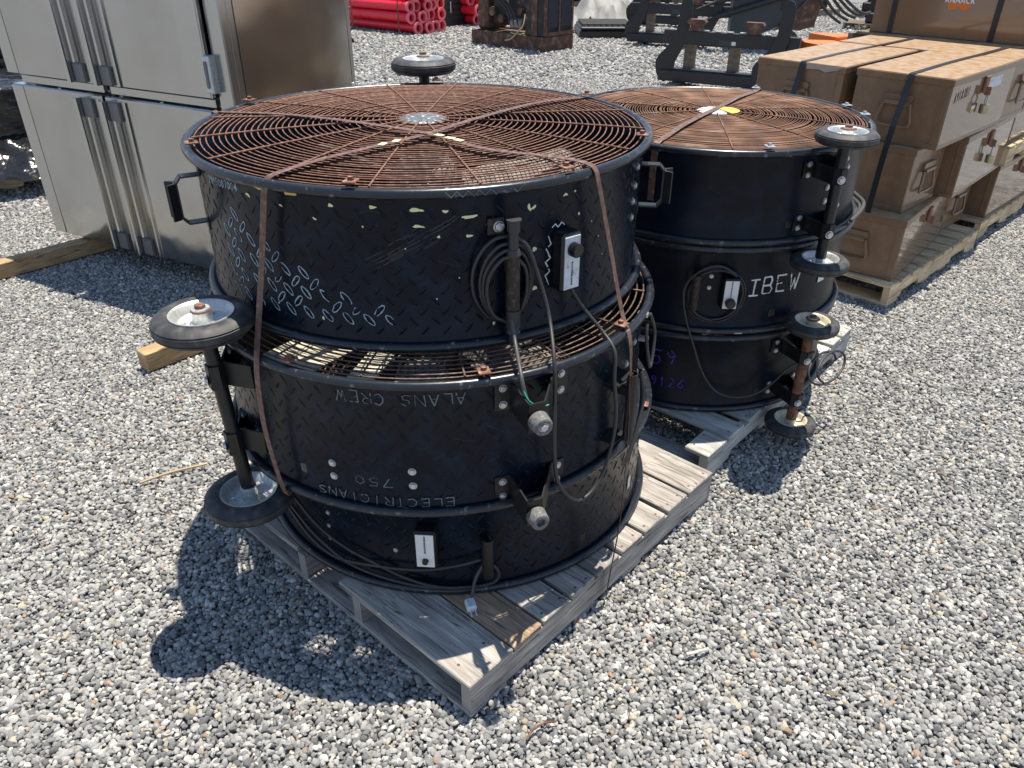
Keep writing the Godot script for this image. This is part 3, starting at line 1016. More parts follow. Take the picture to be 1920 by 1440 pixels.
# tube clip that holds a wound cord against the drum
func cord_holder(f: Node3D, R: float, deg: float, y0: float, y1: float, out: float, m: Material) -> void:
	var xf := on_shell(R, deg, 0)
	var p := MB.new()
	var sec := PackedVector2Array()
	for k in 11:
		var a := lerpf(-0.35, PI + 0.35, k / 10.0)
		sec.append(Vector2(cos(a), sin(a)) * 0.017)
	for k in 11:
		var a := lerpf(PI + 0.35, -0.35, k / 10.0)
		sec.append(Vector2(cos(a), sin(a)) * 0.0135)
	p.prism(sec, y0, y1, xf * Transform3D(Basis(Vector3.RIGHT, Vector3(0, 0, 1), Vector3.UP), Vector3(0, 0, out - 0.012)))
	p.box(Vector3(0, (y0 + y1) * 0.5 + 0.045, out * 0.5 - 0.006), Vector3(0.012, 0.03, out), 0.002, xf)
	part(f, "cord_holder", p, m)

# ------------------------------------------------------------------ pallets
# boards: [x0, x1, from, to] with x along the stringers and from..to across them (away from the origin corner is -z)
func pallet(called: String, label: String, at: Vector3, turn: float, length: float, width: float, boards: Array, stringers: Array, woods: Array, sd: int, group := "", under: Array = []) -> Node3D:
	var p := thing(called, label, "pallet", at, turn, group)
	var r := RandomNumberGenerator.new()
	r.seed = sd
	for b in boards:
		var m := MB.new()
		m.uvo = Vector2(r.randf() * 3.0, r.randf() * 3.0)
		var w: float = b[1] - b[0]
		var l: float = b[3] - b[2]
		var xf := Transform3D(Basis(Vector3.UP, PI / 2 + r.randf_range(-0.004, 0.004)), Vector3(b[0] + w * 0.5, 0.116 + r.randf_range(-0.0005, 0.0012), -(b[2] + l * 0.5)))
		m.box(Vector3.ZERO, Vector3(l, 0.018, w), 0.003)
		var o := part(p, "deck_board", m, woods[r.randi() % woods.size()], xf)
		if b.size() > 4:
			o.material_override = b[4]
		for s in stringers:
			if s < b[2] + 0.01 or s > b[3] - 0.01:
				continue
			for q in [-0.28, 0.28]:
				var nl := MB.new()
				nl.lathe([Vector2(0.0045, -0.002), Vector2(0.0045, 0.0004), Vector2(0, 0.0008)], 8)
				part(o, "nail", nl, M.rust_dark, Transform3D(Basis.IDENTITY, Vector3(-(s - b[2] - l * 0.5) + r.randf_range(-0.006, 0.006), 0.009, q * w + r.randf_range(-0.008, 0.008))).rotated_local(Vector3.UP, 0))
	for s in stringers:
		var m := MB.new()
		m.uvo = Vector2(r.randf() * 3.0, r.randf() * 3.0)
		# notched stringer
		var L := length
		var ol := PackedVector2Array([Vector2(0.004, 0.018), Vector2(L * 0.13, 0.018), Vector2(L * 0.14, 0.050), Vector2(L * 0.31, 0.050), Vector2(L * 0.32, 0.018), Vector2(L * 0.68, 0.018), Vector2(L * 0.69, 0.050), Vector2(L * 0.86, 0.050), Vector2(L * 0.87, 0.018), Vector2(L - 0.004, 0.018), Vector2(L - 0.004, 0.107), Vector2(0.004, 0.107)])
		if not under.is_empty() and under[0] == "plain":
			ol = PackedVector2Array([Vector2(0.004, 0.018), Vector2(L - 0.004, 0.018), Vector2(L - 0.004, 0.107), Vector2(0.004, 0.107)])
		m.prism(ol, -s - 0.018, -s + 0.018)
		part(p, "stringer", m, woods[r.randi() % woods.size()])
	var ub := [[0.0, 0.14], [length * 0.36, length * 0.36 + 0.1], [length * 0.56, length * 0.56 + 0.1], [length - 0.14, length]]
	for b in ub:
		var m := MB.new()
		m.uvo = Vector2(r.randf() * 3.0, r.randf() * 3.0)
		m.box(Vector3.ZERO, Vector3(width, 0.018, b[1] - b[0]), 0.003)
		part(p, "bottom_board", m, woods[r.randi() % woods.size()], Transform3D(Basis(Vector3.UP, PI / 2), Vector3((b[0] + b[1]) * 0.5, 0.009, -width * 0.5)))
	return p

func band_path(b: MB, pts: Array, w: float, t: float, per := 5) -> void:
	# pts: [point, across]
	var ps := []
	var ac := []
	for q in pts:
		ps.append(q[0])
		ac.append(q[1])
	var p := spline(ps, per)
	var a := spline(ac, per)
	for i in a.size():
		a[i] = a[i].normalized()
	b.band(p, a, w, t)

# ------------------------------------------------------------------ refrigerator
func make_fridge() -> void:
	var f := thing("refrigerator", "stainless steel four door reach-in refrigerator standing on wooden beams", "refrigerator", Vector3(-2.143, 0, -2.914), deg_to_rad(-37.25))
	var top := 1.72
	var dp := 0.91
	var c := MB.new()
	c.box(Vector3(0.845, (0.105 + top) * 0.5, -(dp + 0.028) * 0.5), Vector3(1.688, top - 0.105, dp - 0.028), 0.003)
	part(f, "cabinet", c, M.steel_flat)
	var sp := MB.new()
	sp.box(Vector3(1.692, (0.12 + top) * 0.5, -dp * 0.5 - 0.016), Vector3(0.004, top - 0.14, dp - 0.10), 0.001)
	part(f, "side_panel", sp, M.steel_side)
	var tr := MB.new()
	tr.box(Vector3(1.6925, (0.11 + top) * 0.5, -dp + 0.022), Vector3(0.007, top - 0.115, 0.030), 0.002)
	part(f, "corner_trim", tr, M.steel_flat)
	var plug := MB.new()
	plug.cyl(Vector3(1.694, 0.99, -dp + 0.03), Vector3(1.702, 0.99, -dp + 0.03), 0.012, 0.010, 12)
	part(f, "edge_clip", plug, M.white)
	for row in 2:
		var y0 := 0.118 if row == 0 else 1.046
		var y1 := 0.992 if row == 0 else top - 0.03
		for col in 2:
			var s0 := 0.0 if col == 0 else 0.778
			var s1 := 0.752 if col == 0 else 1.578
			var d := MB.new()
			d.box(Vector3((s0 + s1) * 0.5, (y0 + y1) * 0.5, 0.012), Vector3(s1 - s0, y1 - y0, 0.074), 0.006)
			var dr := part(f, "door", d, M.steel)
			# raised side flange band of the door skin
			var fl := MB.new()
			if col == 0:
				fl.box(Vector3(s0 + 0.050, (y0 + y1) * 0.5, 0.0505), Vector3(0.096, y1 - y0 - 0.012, 0.004), 0.0015)
			else:
				fl.box(Vector3(s1 - 0.075, (y0 + y1) * 0.5, 0.0505), Vector3(0.144, y1 - y0 - 0.012, 0.004), 0.0015)
			part(dr, "door_flange", fl, M.steel_flat)
			# full height pull: lip, hollow and end caps
			var h0 := 0.575 if col == 0 else 0.782
			var hd := MB.new()
			var ol := PackedVector2Array([Vector2(0.0, 0.0), Vector2(0.0, 0.040), Vector2(0.003, 0.047), Vector2(0.010, 0.051), Vector2(0.024, 0.051), Vector2(0.031, 0.047), Vector2(0.034, 0.040), Vector2(0.034, 0.010), Vector2(0.044, 0.004), Vector2(0.075, 0.003), Vector2(0.110, 0.006), Vector2(0.150, 0.012), Vector2(0.160, 0.010), Vector2(0.166, 0.0)])
			hd.prism(ol, y0 + 0.006, y1 - 0.020, Transform3D(Basis(Vector3.RIGHT, Vector3(0, 0, 1), Vector3.UP), Vector3(h0, 0, 0.0488)))
			var pull := part(dr, "pull_handle", hd, M.steel_flat)
			for e in [[y0 + 0.008, y0 + 0.10], [y1 - 0.12, y1 - 0.022]]:
				var cpb := MB.new()
				cpb.box(Vector3(h0 + 0.074, (e[0] + e[1]) * 0.5, 0.060), Vector3(0.076, e[1] - e[0], 0.022), 0.003)
				part(pull, "end_cap", cpb, M.steel_dark)
			var lock := MB.new()
			lock.cyl(Vector3((s0 + s1) * 0.5, y1 + 0.0, 0.014), Vector3((s0 + s1) * 0.5, y1 + 0.003, 0.014), 0.012, 0.012, 14)
			part(dr, "top_rivet", lock, M.steel_flat)
	# rail between upper and lower doors
	for q in [[0.06, 0.745], [0.80, 1.56]]:
		var rl := MB.new()
		rl.box(Vector3((q[0] + q[1]) * 0.5, 1.019, 0.004), Vector3(q[1] - q[0], 0.044, 0.03), 0.004)
		part(f, "door_rail", rl, M.steel_flat)
	var post := MB.new()
	post.box(Vector3(0.765, 0.9, -0.020), Vector3(0.030, 1.56, 0.012), 0.001)
	part(f, "centre_gasket", post, M.steel_dark)
	var fr := MB.new()
	fr.box(Vector3(1.640, (0.12 + top) * 0.5, -0.005), Vector3(0.098, top - 0.14, 0.050), 0.006)
	part(f, "front_post", fr, M.steel_flat)
	for y in [1.08, 0.15]:
		var hg := MB.new()
		hg.box(Vector3(1.586, y + 0.08, 0.034), Vector3(0.050, 0.17, 0.050), 0.004)
		var hp := part(f, "hinge", hg, M.galv)
		var hk := MB.new()
		hk.box(Vector3(1.583, y + 0.08, 0.060), Vector3(0.018, 0.12, 0.010), 0.002)
		part(hp, "hinge_slot", hk, M.steel_dark)
	# beams under it
	var t := MB.new()
	t.uvo = Vector2(0.3, 0.1)
	t.box(Vector3.ZERO, Vector3(2.6, 0.09, 0.09), 0.004)
	var o := single("timber_beam", t, M.timber, "long square timber running under the left side of the refrigerator", "beam", Vector3(-1.40, 0.055, -3.22), "timbers under the refrigerator")
	o.rotation.y = deg_to_rad(39.5)
	var t2 := MB.new()
	t2.uvo = Vector2(1.3, 0.4)
	t2.box(Vector3.ZERO, Vector3(2.2, 0.09, 0.085), 0.004)
	var o2 := single("timber_beam", t2, M.timber, "square timber with its end poking out below the near fan wheel", "beam", Vector3(-0.44, 0.055, -1.86), "timbers under the refrigerator")
	o2.rotation.y = deg_to_rad(39.5)

# ------------------------------------------------------------------ job boxes
func carry_handle(b: Node3D, xf: Transform3D) -> void:
	var bk := MB.new()
	bk.prism(PackedVector2Array([Vector2(-0.075, 0.030), Vector2(-0.068, 0.045), Vector2(0.068, 0.045), Vector2(0.075, 0.030), Vector2(0.062, 0.0), Vector2(-0.062, 0.0)]), 0.0, 0.016, xf)
	bk.cyl(xf * Vector3(-0.062, 0.004, 0.016), xf * Vector3(0.062, 0.004, 0.016), 0.013, 0.013, 10)
	var h := part(b, "handle", bk, M.tan)
	var t := MB.new()
	t.tube(spline([xf * Vector3(-0.066, 0.004, 0.016), xf * Vector3(-0.080, -0.05, 0.020), xf * Vector3(-0.088, -0.085, 0.022), xf * Vector3(-0.070, -0.105, 0.022), xf * Vector3(0, -0.108, 0.022), xf * Vector3(0.070, -0.105, 0.022), xf * Vector3(0.088, -0.085, 0.022), xf * Vector3(0.080, -0.05, 0.020), xf * Vector3(0.066, 0.004, 0.016)], 4), 0.0075, 8)
	part(h, "bail", t, M.tan)

# L along local x, W along z (front face +z), H high; at = centre of base
func job_box(label: String, at: Vector3, turn: float, L: float, W: float, H: float, hasp := true) -> Node3D:
	var b := thing("job_box", label, "tool box", at, turn, "tan steel job boxes on the pallets")
	var body := MB.new()
	body.box(Vector3(0, (H - 0.02) * 0.5, 0), Vector3(L, H - 0.02, W), 0.004)
	part(b, "body", body, M.tan)
	var fr := MB.new()
	fr.box(Vector3(0, H * 0.47, W * 0.5 + 0.0008), Vector3(L - 0.012, H * 0.86, 0.0016), 0.0004)
	part(b, "front_skin", fr, M.tan_gloss)
	var lid := MB.new()
	lid.box(Vector3(0, H - 0.019, 0), Vector3(L + 0.014, 0.034, W + 0.014), 0.003)
	var ld := part(b, "lid", lid, M.tan)
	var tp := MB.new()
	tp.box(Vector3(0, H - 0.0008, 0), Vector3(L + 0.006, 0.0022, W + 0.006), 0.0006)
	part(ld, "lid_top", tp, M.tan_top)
	for s in [-1.0, 1.0]:
		carry_handle(b, Transform3D(Basis(Vector3(0, 0, -s), Vector3.UP, Vector3(s, 0, 0)), Vector3(s * L * 0.5, H * 0.58, 0)))
		var lip := MB.new()
		lip.box(Vector3(s * (L * 0.5 + 0.0015), H * 0.46, W * 0.5 - 0.035), Vector3(0.003, H * 0.86, 0.006), 0.001)
		part(b, "corner_seam", lip, M.tan)
	var skirt := MB.new()
	skirt.box(Vector3(0, 0.012, 0), Vector3(L + 0.006, 0.024, W + 0.004), 0.002)
	part(b, "skirt", skirt, M.tan)
	if hasp:
		var hs := MB.new()
		hs.box(Vector3(0, H - 0.075, W * 0.5 + 0.010), Vector3(0.045, 0.085, 0.014), 0.003)
		hs.box(Vector3(0, H - 0.105, W * 0.5 + 0.026), Vector3(0.008, 0.045, 0.03), 0.002)
		part(b, "hasp", hs, M.tan_rust)
	return b

func padlock(label: String, at: Vector3, turn: float) -> void:
	var p := thing("padlock", label, "padlock", at, turn, "padlocks on the job boxes")
	var b := MB.new()
	b.lathe([Vector2(0, 0), Vector2(0.021, 0), Vector2(0.023, 0.003), Vector2(0.023, 0.042), Vector2(0.021, 0.046), Vector2(0, 0.046)], 20)
	part(p, "lock_body", b, M.brass)
	var s := MB.new()
	s.tube(spline([Vector3(-0.013, 0.044, 0), Vector3(-0.014, 0.075, 0), Vector3(0, 0.092, 0), Vector3(0.014, 0.075, 0), Vector3(0.013, 0.044, 0)], 4), 0.0045, 8)
	part(p, "shackle", s, M.bolt)

func corner_box(label: String, corner: Vector3, turn: float, L: float, W: float, H: float, hasp := true) -> Node3D:
	var b := Basis(Vector3.UP, turn)
	return job_box(label, corner + b.x * L * 0.5 - b.z * W * 0.5, turn, L, W, H, hasp)

const BX := Vector3(2.495, 0, -1.268)
func bl(a: float, b: float, y := 0.0) -> Vector3:
	return BX + Vector3(0.8221, 0, -0.5693) * a + Vector3(-0.5693, 0, -0.8221) * b + Vector3(0, y, 0)

func make_boxes() -> void:
	var tu := deg_to_rad(34.7)
	var pb := []
	for i in 9:
		pb.append([i * 0.148, i * 0.148 + 0.112, 0.0, 1.16])
	pallet("wood_pallet", "pale wooden pallet under the nearest stack of tan boxes", bl(0, 0), tu, 1.30, 1.16, pb, [0.02, 0.58, 1.14], M.pale_wood, 71, "pallets under the job boxes")
	pallet("wood_pallet", "pale wooden pallet under the stack of tan boxes at the right edge", bl(1.47, 0.04), tu, 1.30, 1.16, pb, [0.02, 0.58, 1.14], M.pale_wood, 72, "pallets under the job boxes")
	var W := 0.48
	var y0 := 0.1265
	var h := 0.337
	var pt := tu + PI / 2
	# layer, centre in pallet coordinates
	corner_box("bottom tan box at the near corner of the stack, hasp empty", bl(0.06, 0.03, y0), tu + 0.11, 0.92, W, h)
	job_box("bottom tan box behind the near corner box, mostly hidden by the black fans", bl(0.06 + 0.46, 0.62 + 0.24, y0), tu + 0.085, 0.92, W, h, false)
	job_box("bottom tan box with its handle end facing the gravel on the right", bl(1.04 + 0.20, 0.16 + 0.46, y0), pt, 0.92, 0.40, h, false)
	var y1 := y0 + h + 0.0015
	job_box("middle tan box set back with its handle end towards the gravel", bl(0.157 + 0.208, 0.106 + 0.46, y1), pt, 0.92, 0.416, h - 0.002, false)
	corner_box("middle tan box with a long shiny front and a padlock, below the marked box", bl(0.625, 0.02, y1), tu + 0.05, 0.92, W, h - 0.002)
	job_box("middle tan box hidden behind the shiny fronted one", bl(0.65 + 0.46, 0.60 + 0.24, y1), tu + 0.05, 0.92, W, h - 0.002, false)
	var y2 := y1 + h
	var e := job_box("top tan box with black handwritten number and padlock on its front", bl(0.19 + 0.46, 0.03 + 0.24, y2), tu, 0.92, W, h + 0.005)
	var l := job_box("top tan box with torn pale lid edge, left of the numbered box", bl(0.15 + 0.46, 0.575 + 0.24, y2), tu, 0.92, 0.50, h + 0.005, false)
	job_box("top tan box lying crosswise behind the two front top boxes", bl(1.14 + 0.22, 0.04 + 0.52, y2), pt, 1.04, 0.44, h + 0.003, false)
	# torn paper along the lid
	var tp := MB.new()
	tp.prism(PackedVector2Array([Vector2(-0.02, 0.0), Vector2(-0.02, -0.03), Vector2(-0.09, -0.024), Vector2(-0.13, -0.036), Vector2(-0.19, -0.02), Vector2(-0.22, -0.006), Vector2(-0.22, 0.0)]), 0.0, 0.0015, Transform3D(Basis(Vector3(0, 0, -1), Vector3.UP, Vector3(-1, 0, 0)), Vector3(-0.4685, h + 0.004, 0.02)))
	part(l, "torn_paint_edge", tp, M.tan_pale)
	# number and label on the top box
	var num := MB.new()
	var x := 0.0
	for ch in ["A", "9", "1", "8", "3", "B", "1"]:
		for s in GLYPH[ch]:
			for k in range(0, s.size() - 2, 2):
				var a := Vector3(x + s[k] * 0.020, s[k + 1] * 0.045 + x * 0.08, 0)
				var c := Vector3(x + s[k + 2] * 0.020, s[k + 3] * 0.045 + x * 0.08, 0)
				num.box((a + c) * 0.5, Vector3(a.distance_to(c) + 0.003, 0.0035, 0.0008), 0.0, Transform3D.IDENTITY.translated(-(a + c) * 0.5).rotated(Vector3(0, 0, 1), atan2(c.y - a.y, c.x - a.x)).translated((a + c) * 0.5))
		x += 0.029
	part(e, "handwritten_number", num, M.ink, Transform3D(Basis.IDENTITY, Vector3(-0.40, h - 0.115, W * 0.5 + 0.0022)))
	var st := MB.new()
	st.box(Vector3.ZERO, Vector3(0.21, 0.055, 0.001))
	part(e, "paper_label", st, M.plate, Transform3D(Basis.IDENTITY, Vector3(0.16, h - 0.075, W * 0.5 + 0.0026)))
	var yl := MB.new()
	yl.box(Vector3.ZERO, Vector3(0.05, 0.018, 0.001))
	part(e, "maker_sticker", yl, M.ochre, Transform3D(Basis.IDENTITY, Vector3(-0.085, h * 0.42, W * 0.5 + 0.0026)))
	var wl := MB.new()
	wl.box(Vector3.ZERO, Vector3(0.055, 0.018, 0.001))
	part(e, "maker_plate", wl, M.white, Transform3D(Basis.IDENTITY, Vector3(-0.083, h * 0.48, W * 0.5 + 0.0026)))
	# stack at the right edge
	job_box("tan box on the right edge pallet below the loose pallet boards", bl(1.56 + 0.46, 0.06 + 0.24, y0), tu, 0.92, W, h + 0.006)
	job_box("tan box at the back of the right edge pallet", bl(1.56 + 0.46, 0.62 + 0.24, y0), tu, 0.92, W, h + 0.006, false)
	var up := pallet("wood_pallet", "pale pallet lying between two tan boxes at the right edge", bl(1.52, 0.03, y0 + h + 0.008), tu, 1.12, 1.10, pb.slice(0, 7), [0.02, 0.54, 1.08], M.pale_wood, 74, "pallets under the job boxes")
	up.position.y = y0 + h + 0.0085
	var y3 := y0 + h + 0.0085 + 0.1265
	job_box("upper tan box standing on the loose pallet at the right edge", bl(1.62 + 0.46, 0.08 + 0.24, y3), tu, 0.92, W, 0.39)
	job_box("upper tan box behind on the loose pallet", bl(1.62 + 0.46, 0.60 + 0.24, y3), tu, 0.92, W, 0.39, false)
	var p4 := pallet("wood_pallet", "dark pallet carrying the big box with the orange emblem", bl(1.98, 0.20, y3 + 0.39), tu, 0.62, 1.22, pb.slice(0, 4), [0.02, 0.6, 1.2], [M.old_timber], 75, "pallets under the job boxes")
	p4.position.y = y3 + 0.3915
	var y4 := y3 + 0.3915 + 0.1265
	var k := job_box("big tan box with white lettering and orange emblem, highest of all", bl(2.02 + 0.24, 0.27 + 0.50, y4), tu - PI / 2, 1.02, W, 0.42, false)
	var tx := part(k, "maker_name", text_mesh("KNAACK", 0.036), M.white, Transform3D(Basis.IDENTITY, Vector3(0.05, 0.235, W * 0.5 + 0.003)))
	tx.name = "maker_name"
	var em := MB.new()
	em.prism(PackedVector2Array([Vector2(-0.075, 0.022), Vector2(0.075, 0.022), Vector2(0.060, -0.022), Vector2(0.020, -0.022), Vector2(0.012, -0.004), Vector2(-0.012, -0.004), Vector2(-0.020, -0.022), Vector2(-0.060, -0.022)]), 0.0, 0.001, Transform3D(Basis.IDENTITY, Vector3(0.05, 0.198, W * 0.5 + 0.002)))
	part(k, "maker_emblem", em, M.orange)
	# padlocks
	var front := bl(0.19 + 0.46, 0.03, y2)
	var outd := Vector3(0.5693, 0, 0.8221)
	padlock("brass padlock hanging on the numbered top box", front + outd * 0.032 + Vector3(0, 0.125, 0), tu + 0.6)
	padlock("brass padlock hanging on the shiny middle box", bl(0.625 + 0.459, 0.02 + 0.023, y1) + outd * 0.032 + Vector3(0, 0.120, 0), tu + 0.3)
	# black plastic straps round the near stack
	var c := 0.30
	for s in [[0.235, 0.235, "black plastic strap over the numbered top box and down its handle end"], [0.80, 0.80, "black plastic strap over the top box with the torn lid edge"]]:
		var b := MB.new()
		var z: float = s[0]
		var across := Vector3(-0.5693, 0, -0.8221)
		var topy := y2 + h + 0.0075
		var inx := 0.045
		var xe := 0.19 if z < 0.5 else 0.15
		band_path(b, [[bl(inx, z, 0.10), across], [bl(inx, z, 0.4), across], [bl(xe - 0.11, z, 0.80), across], [bl(xe - 0.035, z, 1.05), across], [bl(xe - 0.012, z, topy - 0.012), across], [bl(xe + 0.006, z, topy), across], [bl(xe + 0.05, z, topy + 0.001), across], [bl(0.7, z + 0.01, topy + 0.001), across], [bl(1.2, z, topy + 0.001), across], [bl(1.60, z, topy + 0.001), across]], 0.030, 0.0015, 3)
		single("plastic_strap", b, M.strap_black, s[2], "strap", Vector3.ZERO, "black straps on the job boxes")
	for s in [0.47, 1.14]:
		var b := MB.new()
		var across := Vector3(-0.5693, 0, -0.8221)
		band_path(b, [[bl(2.012, s, y4 - 0.12), across], [bl(2.012, s, y4 + 0.1), across], [bl(2.012, s, y4 + 0.424), across], [bl(2.03, s, y4 + 0.4245), across], [bl(2.5, s, y4 + 0.4245), across]], 0.034, 0.0015, 3)
		single("plastic_strap", b, M.strap_black, "black strap near the right end of the big emblem box" if s < 0.6 else "black strap near the left end of the big emblem box", "strap", Vector3.ZERO, "black straps on the job boxes")

# ------------------------------------------------------------------ the two stacks of fans
func foot_bracket(f: Node3D, R: float, d0: float, d1: float, tipdeg: float, tipr: float, y: float, plug: bool) -> void:
	var tip := cp(tipr, tipdeg, y)
	var out := cp(1, tipdeg, 0)
	var sx := Vector3(out.z, 0, -out.x)
	var b := MB.new()
	for s in [-1.0, 1.0]:
		var dg := d0 if s < 0.0 else d1
		var a0 := cp(R + 0.003, dg - 1.9, y)
		var a1 := cp(R + 0.003, dg + 1.9, y)
		b.band(PackedVector3Array([a0, a1]), PackedVector3Array([Vector3.UP, Vector3.UP]), 0.078, 0.004)
		var inner := a1 if s < 0.0 else a0
		b.band(PackedVector3Array([inner, tip + sx * s * 0.019]), PackedVector3Array([Vector3.UP, Vector3.UP]), 0.078, 0.004)
	b.band(PackedVector3Array([tip - sx * 0.021, tip + sx * 0.021]), PackedVector3Array([Vector3.UP, Vector3.UP]), 0.078, 0.004)
	var br := part(f, "foot_bracket", b, M.bracket)
	var r := MB.new()
	var x := sx
	r.lathe([Vector2(0, 0.002), Vector2(0.019, 0.002), Vector2(0.019, 0.002), Vector2(0.026, 0.008), Vector2(0.023, 0.038), Vector2(0.021, 0.041), Vector2(0.012, 0.041), Vector2(0.012, 0.041), Vector2(0.011, 0.030), Vector2(0, 0.030)], 24, Transform3D(Basis(x, out, x.cross(out)), tip + Vector3(0, -0.004, 0)))
	part(br, "rubber_foot", r, M.rubber_grey)
	if plug:
		part(br, "foot_bolt", bolt_mesh("bolt_foot", 0.010), M.bolt, Transform3D(on_shell(0, tipdeg, 0).basis, tip + out * 0.038 + Vector3(0, -0.004, 0)))
	for dg in [d0, d1]:
		for s in [-1.0, 1.0]:
			part(f, "bolt", bolt_mesh("bolt", 0.0085), M.bolt, on_shell(R + 0.005, dg, y + s * 0.023))

func dab(b: MB, r: float, deg: float, y: float, w: float, h: float, tilt := 0.0) -> void:
	var xf := on_shell(r, deg, y) * Transform3D(Basis(Vector3(0, 0, 1), tilt), Vector3.ZERO)
	var pts := []
	var n := 16
	var ph := rng.randf() * TAU
	for k in n:
		var a := TAU * k / n
		var q := 1.0 + 0.22 * sin(a * 3.0 + ph) + rng.randf_range(-0.16, 0.16)
		var p := Vector2(cos(a) * w * 0.5, sin(a) * h * 0.5) * q
		p.x = signf(p.x) * pow(absf(p.x) / (w * 0.5), 0.75) * w * 0.5
		pts.append(xf * Vector3(p.x, p.y, 0))
	b.face(pts, xf.basis.z)

